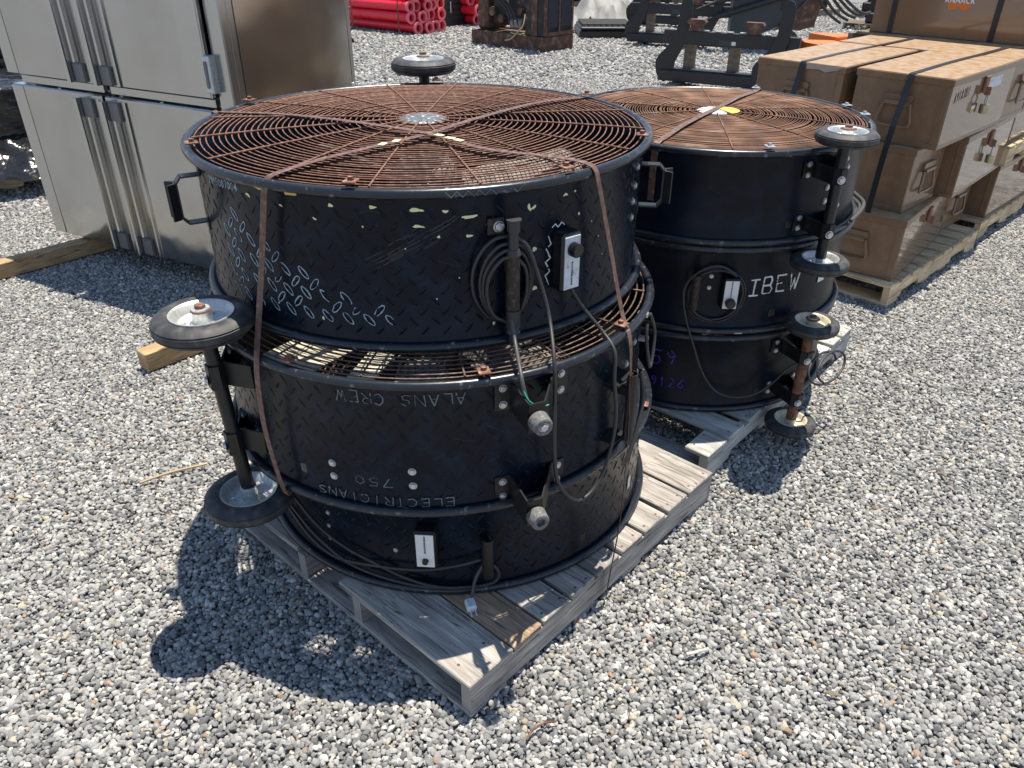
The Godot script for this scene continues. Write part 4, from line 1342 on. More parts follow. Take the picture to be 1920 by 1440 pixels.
func make_fans() -> void:
	var RA := 0.64
	var GA := "diamond plate drum fans on the near pallet"
	# ---- near stack
	var a1 := make_fan("drum_fan", "uppermost black diamond plate drum fan with chalked diamonds and coiled cord", GA, 0.646, 0.405, Vector3(-0.005, 0.888, -0.138), true, {"wires": 34, "wire": 0.0019, "spoke0": 8.0, "blade0": 28.0, "dome": 0.014})
	var a2 := make_fan("drum_fan", "middle black diamond plate drum fan with large wheels and two rubber feet", GA, RA, 0.400, Vector3(0, 0.482, 0), true, {"wires": 30, "guard": M.wire_dark, "spoke0": 2.0, "mount": M.blade, "blade0": 40.0, "mount_turn": -50.0, "clamps": [6.0, 46.0, 98.0, -38.0, 190.0], "clamp_mat": M.rust})
	var a3 := make_fan("drum_fan", "bottom black diamond plate drum fan resting on the grey pallet", GA, RA, 0.348, Vector3(0.058, 0.1265, -0.072), true, {"wires": 30, "guard": M.wire_dark, "spoke0": 12.0, "blade0": 46.0})
	# uppermost fan, heights from its own base at 0.888
	var R1 := 0.63
	handle(a1, R1, -71.0, 0.215, 0.338, 0.062)
	handle(a1, R1, 71.0, 0.200, 0.318, 0.066)
	for q in [[60.5, 0.288], [59.4, 0.248], [59.3, 0.203], [62.0, 0.335]]:
		part(a1, "bolt", bolt_mesh("bolt", 0.0085), M.bolt, on_shell(R1, q[0], q[1]))
	axle_set(a1, R1, 176.0, 0.735, -0.055, 0.450, [170.0, 182.0], [0.09, 0.30], 0.118, M.galv, M.bracket, 0.055)
	regulator(a1, R1, 27.6, 0.192, 0.060, 0.150, M.bracket, false)
	var zig := MB.new()
	stroke(zig, R1 + 0.0016, [Vector2(23.6, 0.262), Vector2(24.6, 0.235), Vector2(23.3, 0.225), Vector2(24.5, 0.200), Vector2(23.2, 0.190), Vector2(24.4, 0.165), Vector2(23.2, 0.156), Vector2(24.2, 0.130)], 0.0028)
	stroke(zig, R1 + 0.0016, [Vector2(24.8, 0.276), Vector2(25.6, 0.283), Vector2(26.4, 0.274), Vector2(27.4, 0.284), Vector2(28.2, 0.276)], 0.003)
	part(a1, "chalk_zigzag", zig, M.white_paint)
	var rimz := MB.new()
	var zp := []
	for k in 15:
		zp.append(Vector2(0.5 + k * 1.1, 0.399 if k % 2 == 0 else 0.386))
	stroke(rimz, 0.6592, zp.slice(0, 15), 0.0022)
	part(a1, "rim_scratches", rimz, M.chalk_dim)
	writing(a1, "chalk_number", "2915007004", R1 + 0.0065, -60.0, -47.0, 0.348, 0.017, 0.0024, M.chalk, false, 0.0006)
	# chalk drawn round the plate's diamonds
	var ck := MB.new()
	rng.seed = 12
	for spot in lug_spots(0.405):
		var dg: float = spot[0]
		var y: float = spot[1]
		if dg > -58.0 and dg < -5.0 and y > 0.055 and y < 0.325 - (dg + 57.0) * 0.0052:
			if rng.randf() < 0.16:
				continue
			var xf: Transform3D = on_shell(R1 + 0.0009, dg, y) * Transform3D(Basis(Vector3(0, 0, 1), spot[2] * 0.87), Vector3.ZERO)
			var o := []
			var inn := []
			for k in 12:
				var a := TAU * k / 12.0
				o.append(xf * Vector3(cos(a) * (0.0200 + rng.randfn() * 0.0007), sin(a) * (0.0080 + rng.randfn() * 0.0006), 0.0))
				inn.append(xf * Vector3(cos(a) * (0.0166 + rng.randfn() * 0.0009), sin(a) * (0.0053 + rng.randfn() * 0.0010), 0.0))
			var k0 := rng.randi() % 12
			var kn := 12 if rng.randf() < 0.6 else rng.randi_range(6, 11)
			for kk in kn:
				var k := (k0 + kk) % 12
				var k2 := (k + 1) % 12
				ck.face([o[k], o[k2], inn[k2], inn[k]], xf.basis.z)
	part(a1, "chalk_outlines", ck, M.chalk)
	for q in [[-57.7, 0.380, 0.012, 0.004, 0.4], [-44.5, 0.350, 0.018, 0.008, -0.4], [-23.0, 0.357, 0.014, 0.009, -0.2], [-14.1, 0.358, 0.020, 0.009, 0.0], [-5.3, 0.352, 0.036, 0.010, -0.05], [-5.0, 0.314, 0.030, 0.007, -0.1], [0.6, 0.347, 0.016, 0.008, 0.0], [5.5, 0.331, 0.044, 0.008, 0.05], [18.8, 0.336, 0.008, 0.020, 0.3], [19.8, 0.334, 0.020, 0.007, 0.5], [20.3, 0.231, 0.014, 0.012, 0.3], [20.5, 0.129, 0.016, 0.012, 0.3], [28.2, 0.349, 0.016, 0.007, 0.1], [32.5, 0.293, 0.007, 0.009, 0.0], [31.0, 0.352, 0.008, 0.005, 0.2], [-27.0, 0.322, 0.012, 0.005, -0.5], [5.4, 0.286, 0.020, 0.007, 0.0], [-1.0, 0.288, 0.008, 0.007, 0.0], [-35.0, 0.342, 0.012, 0.005, -0.4], [-16.5, 0.312, 0.005, 0.005, 0.0], [-8.0, 0.262, 0.004, 0.004, 0.0], [10.5, 0.056, 0.008, 0.010, 0.0], [-2.0, 0.135, 0.004, 0.004, 0.0], [3.0, 0.185, 0.004, 0.004, 0.0], [37.0, 0.262, 0.004, 0.005, 0.0], [40.0, 0.215, 0.004, 0.005, 0.0], [42.0, 0.160, 0.004, 0.004, 0.0], [-28.0, 0.070, 0.008, 0.011, 0.2], [-40.0, 0.085, 0.006, 0.005, 0.2]]:
		var db := MB.new()
		dab(db, R1 + 0.0012, q[0], q[1], q[2] * 0.85, q[3] * 0.85, q[4])
		part(a1, "paint_drip", db, M.cream_paint)
	for q in [[-38.5, 0.386, 0.026, 0.012], [-30.5, 0.384, 0.030, 0.013], [41.0, 0.388, 0.030, 0.010]]:
		var oc := MB.new()
		dab(oc, 0.6545, q[0], q[1], q[2], q[3])
		part(a1, "rim_paint_spot", oc, M.ochre)
	rng.seed = 71
	var sc := MB.new()
	for k in 34:
		var t := rng.randf()
		var d0 := lerpf(-16.0, 3.0, t) + rng.randf_range(-3.0, 3.0)
		var yy := 0.235 + t * 0.075 + rng.randf_range(-0.03, 0.03)
		var ln := rng.randf_range(2.0, 6.0)
		stroke(sc, R1 + 0.0008, [Vector2(d0, yy), Vector2(d0 + ln * 0.5, yy + 0.006 * ln * 0.5), Vector2(d0 + ln, yy + 0.006 * ln)], rng.randf_range(0.0010, 0.0034))
	part(a1, "rub_marks", sc, M.scuff)
	# cord clip and coil on the uppermost fan
	cord_holder(a1, R1, 13.6, 0.07, 0.245, 0.050, M.clip)
	var cl := MB.new()
	var bx := on_shell(R1, 13.6, 0)
	for q in [[0.300, 0.325, 0.015, 0.015], [0.325, 0.329, 0.018, 0.018], [0.255, 0.300, 0.012, 0.012], [0.245, 0.258, 0.018, 0.014], [0.060, 0.105, 0.018, 0.018], [0.045, 0.060, 0.018, 0.011], [0.012, 0.045, 0.011, 0.011]]:
		cl.cyl(bx * Vector3(0, q[0], 0.042), bx * Vector3(0, q[1], 0.042), q[2], q[3], 16)
	part(a1, "connector_plug", cl, M.cord)
	var hook := MB.new()
	hook.box(Vector3(0, 0, 0.004), Vector3(0.040, 0.040, 0.006), 0.002, on_shell(R1, 11.0, 0.303))
	part(a1, "hook_plate", hook, M.clip)
	part(a1, "bolt", bolt_mesh("bolt_big", 0.011), M.bolt, on_shell(R1 + 0.007, 11.6, 0.303))
	var coil := MB.new()
	rng.seed = 31
	for k in 4:
		var lp := []
		var cx := 12.7 + rng.randf_range(-0.6, 0.6)
		var rx := 6.6 - k * 0.75 + rng.randf_range(-0.3, 0.3)
		var ry := 0.108 - k * 0.008
		for i in 20:
			var a := TAU * i / 20.0
			lp.append(cp(R1 + 0.012 + k * 0.008 + 0.012 * maxf(0.0, sin(a)), cx + cos(a) * rx, 0.176 + sin(a) * ry - 0.006 * k + rng.randf_range(-0.002, 0.002)))
		lp.append(lp[0])
		coil.tube(spline(lp, 3), 0.0046, 7)
	part(a1, "power_cord", coil, M.cord)
	var o1 := Vector3(-0.005, 0.888, -0.138)
	var run := MB.new()
	var rp := []
	for p in [Vector3(0.307, 1.010, 0.437), Vector3(0.346, 0.948, 0.440), Vector3(0.390, 0.895, 0.470), Vector3(0.412, 0.86, 0.520), Vector3(0.413, 0.788, 0.534), Vector3(0.430, 0.663, 0.522), Vector3(0.420, 0.566, 0.530), Vector3(0.385, 0.476, 0.556), Vector3(0.321, 0.452, 0.596), Vector3(0.260, 0.531, 0.624), Vector3(0.242, 0.624, 0.630), Vector3(0.236, 0.786, 0.634), Vector3(0.232, 0.900, 0.632), Vector3(0.238, 0.975, 0.530), Vector3(0.215, 1.068, 0.506), Vector3(0.187, 1.146, 0.508), Vector3(0.160, 1.170, 0.505)]:
		rp.append(p - o1)
	run.tube(spline(rp, 5), 0.0050, 8)
	part(a1, "power_cord", run, M.cord)
	var tail := MB.new()
	rp = []
	for p in [Vector3(0.146, 0.985, 0.520), Vector3(0.150, 0.930, 0.560), Vector3(0.146, 0.905, 0.660), Vector3(0.150, 0.870, 0.688), Vector3(0.166, 0.813, 0.690)]:
		rp.append(p - o1)
	tail.tube(spline(rp, 5), 0.0050, 8)
	var tl := part(a1, "power_cord", tail, M.cord_grey)
	var gw := MB.new()
	rp = []
	for p in [Vector3(0.148, 0.872, 0.690), Vector3(0.160, 0.850, 0.706), Vector3(0.185, 0.838, 0.712), Vector3(0.205, 0.838, 0.708)]:
		rp.append(p - o1)
	gw.tube(spline(rp, 4), 0.0016, 6)
	part(tl, "green_wire", gw, M.green)

	# middle fan, base 0.482
	var R2 := 0.624
	axle_set(a2, R2, -60.2, 0.692, -0.095, 0.452, [-55.5, -65.5], [0.095, 0.300], 0.124, M.galv, M.bracket, 0.068, Vector3(0.026, 0, 0.010))
	foot_bracket(a2, R2, 10.2, 24.8, 13.6, 0.742, 0.333, true)
	foot_bracket(a2, R2, 10.1, 24.8, 13.6, 0.742, 0.053, false)
	for q in [[-30.3, 0.127], [-30.3, 0.086], [-10.8, 0.131], [-10.8, 0.087], [52.0, 0.26], [51.5, 0.21], [57.5, 0.30], [57.5, 0.35], [57.0, 0.19]]:
		part(a2, "bolt", bolt_mesh("bolt", 0.0085), M.bolt, on_shell(R2, q[0], q[1]))
	writing(a2, "chalk_name", "ALANS CREW", R2 + 0.0012, 2.0, -27.6, 0.356, 0.030, 0.0024, M.chalk_dim, true)
	writing(a2, "chalk_trade", "ELECTRICIANS", R2 + 0.0066, -1.6, -35.5, 0.050, 0.026, 0.0022, M.chalk_dim, true)
	writing(a2, "chalk_count", "750", R2 + 0.0012, -15.5, -25.8, 0.104, 0.026, 0.0022, M.chalk_dim, true)
	for q in [[-46.0, 0.43, 0.17, 0.30], [-24.0, 0.50, 0.07, 0.16]]:
		var sh := MB.new()
		sh.box(Vector3(0, 0.345, 0), Vector3(q[2], 0.006, q[3]), 0.001, on_shell(q[1], q[0], 0))
		part(a2, "inner_plate", sh, M.cream)
	var gm2 := MB.new()
	var gx := on_shell(0.535, -8.0, 0.285)
	gm2.lathe([Vector2(0, 0), Vector2(0.062, 0), Vector2(0.066, 0.01), Vector2(0.066, 0.07), Vector2(0.055, 0.085), Vector2(0, 0.085)], 24, gx)
	var gmp := part(a2, "switch_housing", gm2, M.motor)
	for k in 7:
		var fn := MB.new()
		fn.box(Vector3(-0.054 + k * 0.018, 0.09, 0), Vector3(0.006, 0.016, 0.10 - absf(k - 3.0) * 0.012), 0.001, gx)
		part(gmp, "cooling_fin", fn, M.blade)
	cord_holder(a2, R2, 47.0, 0.06, 0.27, 0.055, M.bracket)
	var hb := MB.new()
	hb.box(Vector3(0, 0.262, 0.020), Vector3(0.090, 0.006, 0.045), 0.002, on_shell(R2, 44.5, 0))
	hb.box(Vector3(0, 0.075, 0.020), Vector3(0.075, 0.006, 0.045), 0.002, on_shell(R2, 44.0, 0))
	part(a2, "clip_plate", hb, M.bracket)
	var rc := MB.new()
	rc.tube(spline([cp(0.652, 62, 0.37), cp(0.668, 64, 0.30), cp(0.672, 60, 0.22), cp(0.666, 58, 0.26), cp(0.658, 57, 0.33), cp(0.655, 58, 0.36)], 5), 0.0050, 7)
	rc.tube(spline([cp(0.648, 59, 0.20), cp(0.664, 58, 0.13), cp(0.668, 54, 0.05), cp(0.666, 50, -0.02), cp(0.658, 48, -0.05)], 5), 0.0070, 7)
	rc.tube(spline([cp(0.645, 60, 0.20), cp(0.656, 60, 0.13), cp(0.662, 57, 0.05), cp(0.660, 53, -0.02)], 5), 0.0060, 7)
	part(a2, "power_cord", rc, M.cord)
	for q in [[58.2, 0.385], [62.0, 0.29]]:
		var wt := MB.new()
		wt.box(Vector3.ZERO, Vector3(0.02, 0.012, 0.03), 0.002, on_shell(0.640, q[0], q[1]))
		part(a2, "clip_bolt", wt, M.bolt)

	# bottom fan, base 0.1265
	var R3 := 0.624
	regulator(a3, R3, -13.6, 0.185, 0.062, 0.128, M.bracket, true, false)
	cord_holder(a3, R3, 1.3, 0.075, 0.215, 0.045, M.bracket)
	for q in [[-42.5, 0.200], [-42.9, 0.150], [-43.0, 0.102], [-22.3, 0.137]]:
		part(a3, "bolt", bolt_mesh("bolt_s", 0.006), M.bolt, on_shell(R3, q[0], q[1]))
	var o3 := Vector3(0.058, 0.1265, -0.072)
	var c3 := MB.new()
	for path in [[Vector3(-0.468, 0.330, 0.295), Vector3(-0.401, 0.275, 0.375), Vector3(-0.325, 0.240, 0.442), Vector3(-0.249, 0.218, 0.492), Vector3(-0.160, 0.182, 0.534), Vector3(-0.070, 0.162, 0.565), Vector3(0.022, 0.158, 0.576), Vector3(0.090, 0.166, 0.576), Vector3(0.105, 0.195, 0.572), Vector3(0.090, 0.226, 0.570)], [Vector3(-0.494, 0.250, 0.250), Vector3(-0.429, 0.205, 0.346), Vector3(-0.348, 0.186, 0.427), Vector3(-0.219, 0.210, 0.510), Vector3(-0.113, 0.219, 0.549), Vector3(-0.021, 0.237, 0.568), Vector3(0.054, 0.255, 0.573)], [Vector3(-0.488, 0.275, 0.262), Vector3(-0.408, 0.228, 0.370), Vector3(-0.300, 0.178, 0.462), Vector3(-0.14, 0.160, 0.544), Vector3(-0.02, 0.158, 0.574)]]:
		var q := []
		for p in path:
			q.append(p - o3)
		c3.tube(spline(q, 5), 0.0052, 7)
	part(a3, "power_cord", c3, M.cord)
	var t3 := MB.new()
	rp = []
	for p in [Vector3(0.071, 0.253, 0.574), Vector3(0.040, 0.200, 0.582), Vector3(0.028, 0.160, 0.592), Vector3(0.022, 0.143, 0.612)]:
		rp.append(p - o3)
	t3.tube(spline(rp, 5), 0.0050, 7)
	var pl3 := part(a3, "plug_cord", t3, M.cord_grey)
	var pg := MB.new()
	var pxf := Transform3D(Basis(Vector3.UP, 0.15), Vector3(0.016, 0.148, 0.635) - o3)
	pg.box(Vector3.ZERO, Vector3(0.028, 0.022, 0.040), 0.005, pxf)
	for s in [-1.0, 1.0]:
		pg.box(Vector3(s * 0.007, 0, 0.030), Vector3(0.002, 0.006, 0.022), 0.0, pxf)
	part(pl3, "plug", pg, M.plate)
	var wl := MB.new()
	wl.box(Vector3.ZERO, Vector3(0.022, 0.045, 0.001), 0.0, on_shell(R3 + 0.003, 54.5, 0.125))
	part(a3, "warning_label", wl, M.white)

	# ---- far stack
	var GB := "smooth black drum fans on the far pallet"
	var B := Vector3(1.18, 0, -0.826)
	var ob := {"wires": 52, "wire": 0.0021, "mess": 0.0026, "guard": M.rust_far, "spokes": 10, "spoke0": 20.0, "dome": 0.012, "badge": M.plate, "clamps": [-4.0, 40.0, 75.0, 92.0, 140.0, 210.0, 300.0], "clamp_mat": M.bolt}
	var b1 := make_fan("smooth_fan", "uppermost smooth black drum fan with rusty dense grille and side wheels", GB, 0.582, 0.335, Vector3(1.18, 0.8105, -0.826), false, ob)
	var b2 := make_fan("smooth_fan", "middle smooth black drum fan chalked IBEW with round hatch", GB, 0.582, 0.345, Vector3(1.18, 0.4645, -0.826), false, ob)
	var b3 := make_fan("smooth_fan", "bottom smooth black drum fan with purple numbers and rusty axle", GB, 0.582, 0.337, Vector3(1.17, 0.1265, -0.818), false, ob)
	var RB := 0.566
	axle_set(b1, RB, 16.0, 0.668, -0.050, 0.385, [12.5, 27.0], [0.070, 0.258], 0.100, M.galv, M.bracket, 0.052)
	for q in [[24.0, 0.180], [24.0, 0.131], [33.0, 0.268], [35.0, 0.235], [33.0, 0.10], [31.0, 0.13]]:
		part(b1, "bolt", bolt_mesh("bolt", 0.0085), M.bolt, on_shell(RB, q[0], q[1]))
	axle_set(b3, RB, 18.0, 0.680, -0.035, 0.395, [14.5, 28.0], [0.078, 0.262], 0.098, M.cream, M.rust_dark, 0.052)
	# hatch plate on the middle far fan
	var ht := MB.new()
	var rim := []
	for k in 33:
		var a := TAU * k / 32.0
		rim.append(Vector2(-14.8 + cos(a) * 11.0, 0.152 + sin(a) * 0.108))
	var hp := PackedVector3Array()
	for q in rim.slice(0, 32):
		hp.append(cp(RB + 0.003, q.x, q.y))
	ht.tube(hp, 0.004, 6, true)
	part(b2, "hatch_ring", ht, M.rim_black)
	regulator(b2, RB, -10.2, 0.172, 0.062, 0.120, M.bracket, true, true)
	cord_holder(b2, RB, -22.2, 0.10, 0.235, 0.035, M.clip)
	for q in [[-17.0, 0.225], [-17.3, 0.180]]:
		part(b2, "bolt", bolt_mesh("bolt_s", 0.006), M.bolt, on_shell(RB, q[0], q[1]))
	writing(b2, "chalk_initials", "HBEW", RB + 0.0016, -2.6, 20.0, 0.150, 0.062, 0.0050, M.white_paint, false, 0.002)
	var sk := MB.new()
	sk.box(Vector3.ZERO, Vector3(0.045, 0.022, 0.001), 0.0, on_shell(RB + 0.003, 32.8, 0.160))
	part(b2, "paper_sticker", sk, M.white)
	writing(b3, "painted_number", "59", RB + 0.0016, -34.5, -24.0, 0.185, 0.062, 0.0045, M.purple)
	writing(b3, "painted_number", "9126", RB + 0.0016, -34.5, -20.0, 0.090, 0.040, 0.0045, M.purple)
	var bc := MB.new()
	var o2 := Vector3(1.18, 0.4645, -0.826)
	rp = []
	for p in [Vector3(1.083, 0.714, -0.226), Vector3(1.027, 0.745, -0.238), Vector3(0.975, 0.736, -0.253), Vector3(0.930, 0.689, -0.275), Vector3(0.915, 0.634, -0.284), Vector3(0.930, 0.539, -0.275), Vector3(0.962, 0.432, -0.240), Vector3(1.006, 0.321, -0.228), Vector3(1.065, 0.240, -0.216), Vector3(1.142, 0.210, -0.206), Vector3(1.229, 0.218, -0.206), Vector3(1.294, 0.256, -0.212), Vector3(1.363, 0.288, -0.250), Vector3(1.430, 0.312, -0.268), Vector3(1.50, 0.330, -0.300)]:
		rp.append(p - o2)
	bc.tube(spline(rp, 5), 0.0046, 7)
	rp = []
	for i in 25:
		var a := TAU * i / 18.0 + 2.6
		rp.append(cp(RB + 0.010 + i * 0.0005, -14.8 + cos(a) * 9.6, 0.158 + sin(a) * 0.098))
	bc.tube(spline(rp, 3), 0.0046, 7)
	part(b2, "power_cord", bc, M.cord)
	var b3c := MB.new()
	rp = []
	for i in 22:
		var a := TAU * i / 13.0
		rp.append(Vector3(0.345 + cos(a) * 0.095 + i * 0.003, 0.150 + sin(a) * 0.050, 0.56 - sin(a) * 0.03 + cos(a) * -0.05))
	b3c.tube(spline(rp, 3), 0.0048, 7)
	part(b3, "power_cord", b3c, M.cord)
	# cords hooked round the back of the uppermost far fan
	var b1c := MB.new()
	for k in 3:
		rp = []
		for i in 9:
			rp.append(cp(RB + 0.022 + k * 0.011, 38.0 + i * 6.0, 0.010 + k * 0.014 + 0.012 * sin(i * 0.7)))
		b1c.tube(spline(rp, 3), 0.0075, 7)
	part(b1, "power_cord", b1c, M.cord_grey)
	# yellow warning label on the far fan's badge
	var yb := MB.new()
	yb.lathe([Vector2(0, 0.002), Vector2(0.066, 0.001), Vector2(0.066, 0.0)], 20, Transform3D(Basis.IDENTITY, Vector3(0.020, 0.331 + 0.018, 0.020)), false, 0.2, PI + 0.3)
	part(b1, "yellow_label", yb, mat(lin(0.70, 0.50, 0.08), 0.6))

func make_straps() -> void:
	var G := "rusty steel straps binding the fans"
	var d1 := Vector3(-0.75, 0, -0.66).normalized()
	var w1 := Vector3(0.66, 0, -0.75).normalized()
	# from the front left rim over the guard to the back right
	var b := MB.new()
	band_path(b, [[Vector3(-0.400, 0.4795, 0.415), Vector3(0.7, 0, 0.7)], [Vector3(-0.440, 0.4795, 0.462), Vector3(0.7, 0, 0.7)], [Vector3(-0.456, 0.490, 0.478), Vector3(0.7, 0, 0.7)], [Vector3(-0.478, 0.66, 0.462), Vector3(0.7, 0, 0.7)], [Vector3(-0.476, 0.80, 0.460), Vector3(0.7, 0, 0.72)], [Vector3(-0.468, 0.878, 0.456), Vector3(0.7, 0, 0.72)], [Vector3(-0.461, 0.94, 0.392), Vector3(0.75, 0, 0.66)], [Vector3(-0.430, 1.10, 0.372), Vector3(0.75, 0, 0.66)], [Vector3(-0.398, 1.265, 0.392), Vector3(0.75, 0, 0.66)]], 0.020, 0.0012, 4)
	var s1 := thing("steel_strap", "rusty steel strap from the left side over the near stack to the far rim", "strap", Vector3.ZERO, 0.0, G)
	part(s1, "side_run", b, M.band)
	var c := MB.new()
	band_path(c, [[Vector3(-0.398, 1.265, 0.392), Vector3(0.75, 0, 0.66)], [Vector3(-0.388, 1.291, 0.384), Vector3(0.75, 0, 0.66)], [Vector3(-0.368, 1.3005, 0.366), Vector3(0.75, 0, 0.66)], [Vector3(-0.27, 1.309, 0.290), Vector3(0.55, 0, 0.8)], [Vector3(-0.149, 1.314, 0.210), Vector3(0.6, 0, 0.8)], [Vector3(-0.011, 1.318, 0.113), Vector3(0.65, 0, 0.75)], [Vector3(0.117, 1.318, -0.030), Vector3(0.72, 0, 0.7)], [Vector3(0.344, 1.311, -0.272), Vector3(0.65, 0, 0.75)], [Vector3(0.50, 1.300, -0.39), Vector3(0.6, 0, 0.8)], [Vector3(0.553, 1.288, -0.435), Vector3(0.5, 0, 0.8)], [Vector3(0.562, 1.24, -0.44), Vector3(0.5, 0, 0.8)], [Vector3(0.562, 0.90, -0.44), Vector3(0.5, 0, 0.8)]], 0.020, 0.0012, 4)
	part(s1, "top_run", c, M.band)
	var s2 := thing("steel_strap", "rusty steel strap from the right side over the near stack to the left rim", "strap", Vector3.ZERO, 0.0, G)
	b = MB.new()
	band_path(b, [[Vector3(0.440, 0.024, 0.545), Vector3(0.26, 0, -0.97)], [Vector3(0.446, 0.118, 0.545), Vector3(0.26, 0, -0.97)], [Vector3(0.470, 0.30, 0.520), Vector3(0.27, 0, -0.96)], [Vector3(0.484, 0.573, 0.480), Vector3(0.30, 0, -0.95)], [Vector3(0.480, 0.766, 0.462), Vector3(0.5, 0, -0.85)], [Vector3(0.468, 0.866, 0.466), Vector3(0.66, 0, -0.75)], [Vector3(0.462, 0.91, 0.40), Vector3(0.66, 0, -0.75)], [Vector3(0.420, 1.096, 0.385), Vector3(0.66, 0, -0.75)], [Vector3(0.375, 1.262, 0.408), Vector3(0.66, 0, -0.75)]], 0.020, 0.0012, 4)
	part(s2, "side_run", b, M.band)
	c = MB.new()
	band_path(c, [[Vector3(0.375, 1.262, 0.408), Vector3(0.66, 0, -0.75)], [Vector3(0.366, 1.291, 0.402), Vector3(0.66, 0, -0.75)], [Vector3(0.345, 1.301, 0.380), Vector3(0.66, 0, -0.75)], [Vector3(0.285, 1.305, 0.336), Vector3(0.5, 0, -0.85)], [Vector3(0.183, 1.310, 0.296), Vector3(0.35, 0, -0.9)], [Vector3(0.109, 1.314, 0.255), Vector3(0.5, 0, -0.85)], [Vector3(-0.011, 1.3205, 0.113), Vector3(0.72, 0, -0.72)], [Vector3(-0.147, 1.318, -0.020), Vector3(0.7, 0, -0.72)], [Vector3(-0.295, 1.311, -0.160), Vector3(0.66, 0, -0.75)], [Vector3(-0.423, 1.303, -0.270), Vector3(0.55, 0, -0.85)], [Vector3(-0.560, 1.295, -0.350), Vector3(0.5, 0, -0.85)], [Vector3(-0.612, 1.29, -0.38), Vector3(0.5, 0, -0.85)], [Vector3(-0.628, 1.26, -0.39), Vector3(0.5, 0, -0.85)], [Vector3(-0.628, 0.95, -0.39), Vector3(0.5, 0, -0.85)]], 0.020, 0.0012, 4)
	part(s2, "top_run", c, M.band)
	var ch := MB.new()
	rng.seed = 5
	for q in [[Vector3(0.02, 1.322, 0.146), 0.8], [Vector3(0.045, 1.321, 0.176), 0.8], [Vector3(0.065, 1.320, 0.198), 0.8], [Vector3(-0.09, 1.3175, 0.170), -0.6], [Vector3(-0.125, 1.3165, 0.195), -0.6]]:
		ch.box(Vector3.ZERO, Vector3(0.016, 0.0008, 0.026), 0.0, Transform3D(Basis(Vector3.UP, q[1] + rng.randf_range(-0.2, 0.2)), q[0]))
	part(s2, "chipped_paint", ch, M.cream_paint)
	# far stack
	var s3 := thing("steel_strap", "rusty steel strap crossing the grille of the far fan stack", "strap", Vector3.ZERO, 0.0, G)
	c = MB.new()
	var y := 1.1605
	var P := [[0.805, -0.40], [0.835, -0.436], [0.95, -0.566], [1.115, -0.755], [1.22, -0.87], [1.36, -1.03], [1.50, -1.19], [1.56, -1.262]]
	var pp := []
	var ax := Vector3(0.75, 0, 0.66)
	pp.append([Vector3(0.790, 0.95, -0.385), ax])
	pp.append([Vector3(0.790, 1.12, -0.385), ax])
	for i in P.size():
		pp.append([Vector3(P[i][0], y + (0.002 if i > 1 and i < 6 else -0.010) , P[i][1]), ax])
	pp.append([Vector3(1.572, 1.12, -1.28), ax])
	pp.append([Vector3(1.572, 0.90, -1.28), ax])
	band_path(c, pp, 0.024, 0.0012, 4)
	part(s3, "top_run", c, M.band)

func make_pallets() -> void:
	var bd := [[0.0, 0.165, 0.0, 0.545], [0.0, 0.155, 0.755, 1.12], [0.171, 0.284, 0.0, 1.12, M.grey_wood[4]], [0.291, 0.405, 0.0, 1.12], [0.418, 0.526, 0.0, 1.12], [0.538, 0.650, 0.0, 1.12], [0.666, 0.776, 0.0, 1.12], [0.790, 0.909, 0.0, 1.12], [0.927, 1.044, 0.0, 1.12], [1.059, 1.216, 0.0, 1.12]]
	pallet("wood_pallet", "weathered grey pallet with broken front board under the near fan stack", Vector3(-0.0157, 0, 0.8876), deg_to_rad(38.55), 1.22, 1.12, bd, [0.019, 0.47, 0.74, 1.10], M.grey_wood.slice(0, 4), 41, "", ["plain"])
	var be := [[0.0, 0.145, 0.0, 0.10], [0.165, 0.282, 0.0, 1.1], [0.322, 0.43, 0.0, 1.1], [0.47, 0.57, 0.0, 1.1], [0.62, 0.72, 0.0, 1.1], [0.79, 0.935, 0.0, 1.1], [1.03, 1.125, 0.0, 1.1], [1.155, 1.25, 0.0, 1.1], [1.27, 1.39, 0.0, 1.1]]
	pallet("wood_pallet", "pale bleached pallet with a broken first board under the far fan stack", Vector3(0.955, 0, 0.040), deg_to_rad(39.6), 1.39, 1.1, be, [0.019, 0.55, 1.08], M.white_wood, 42)

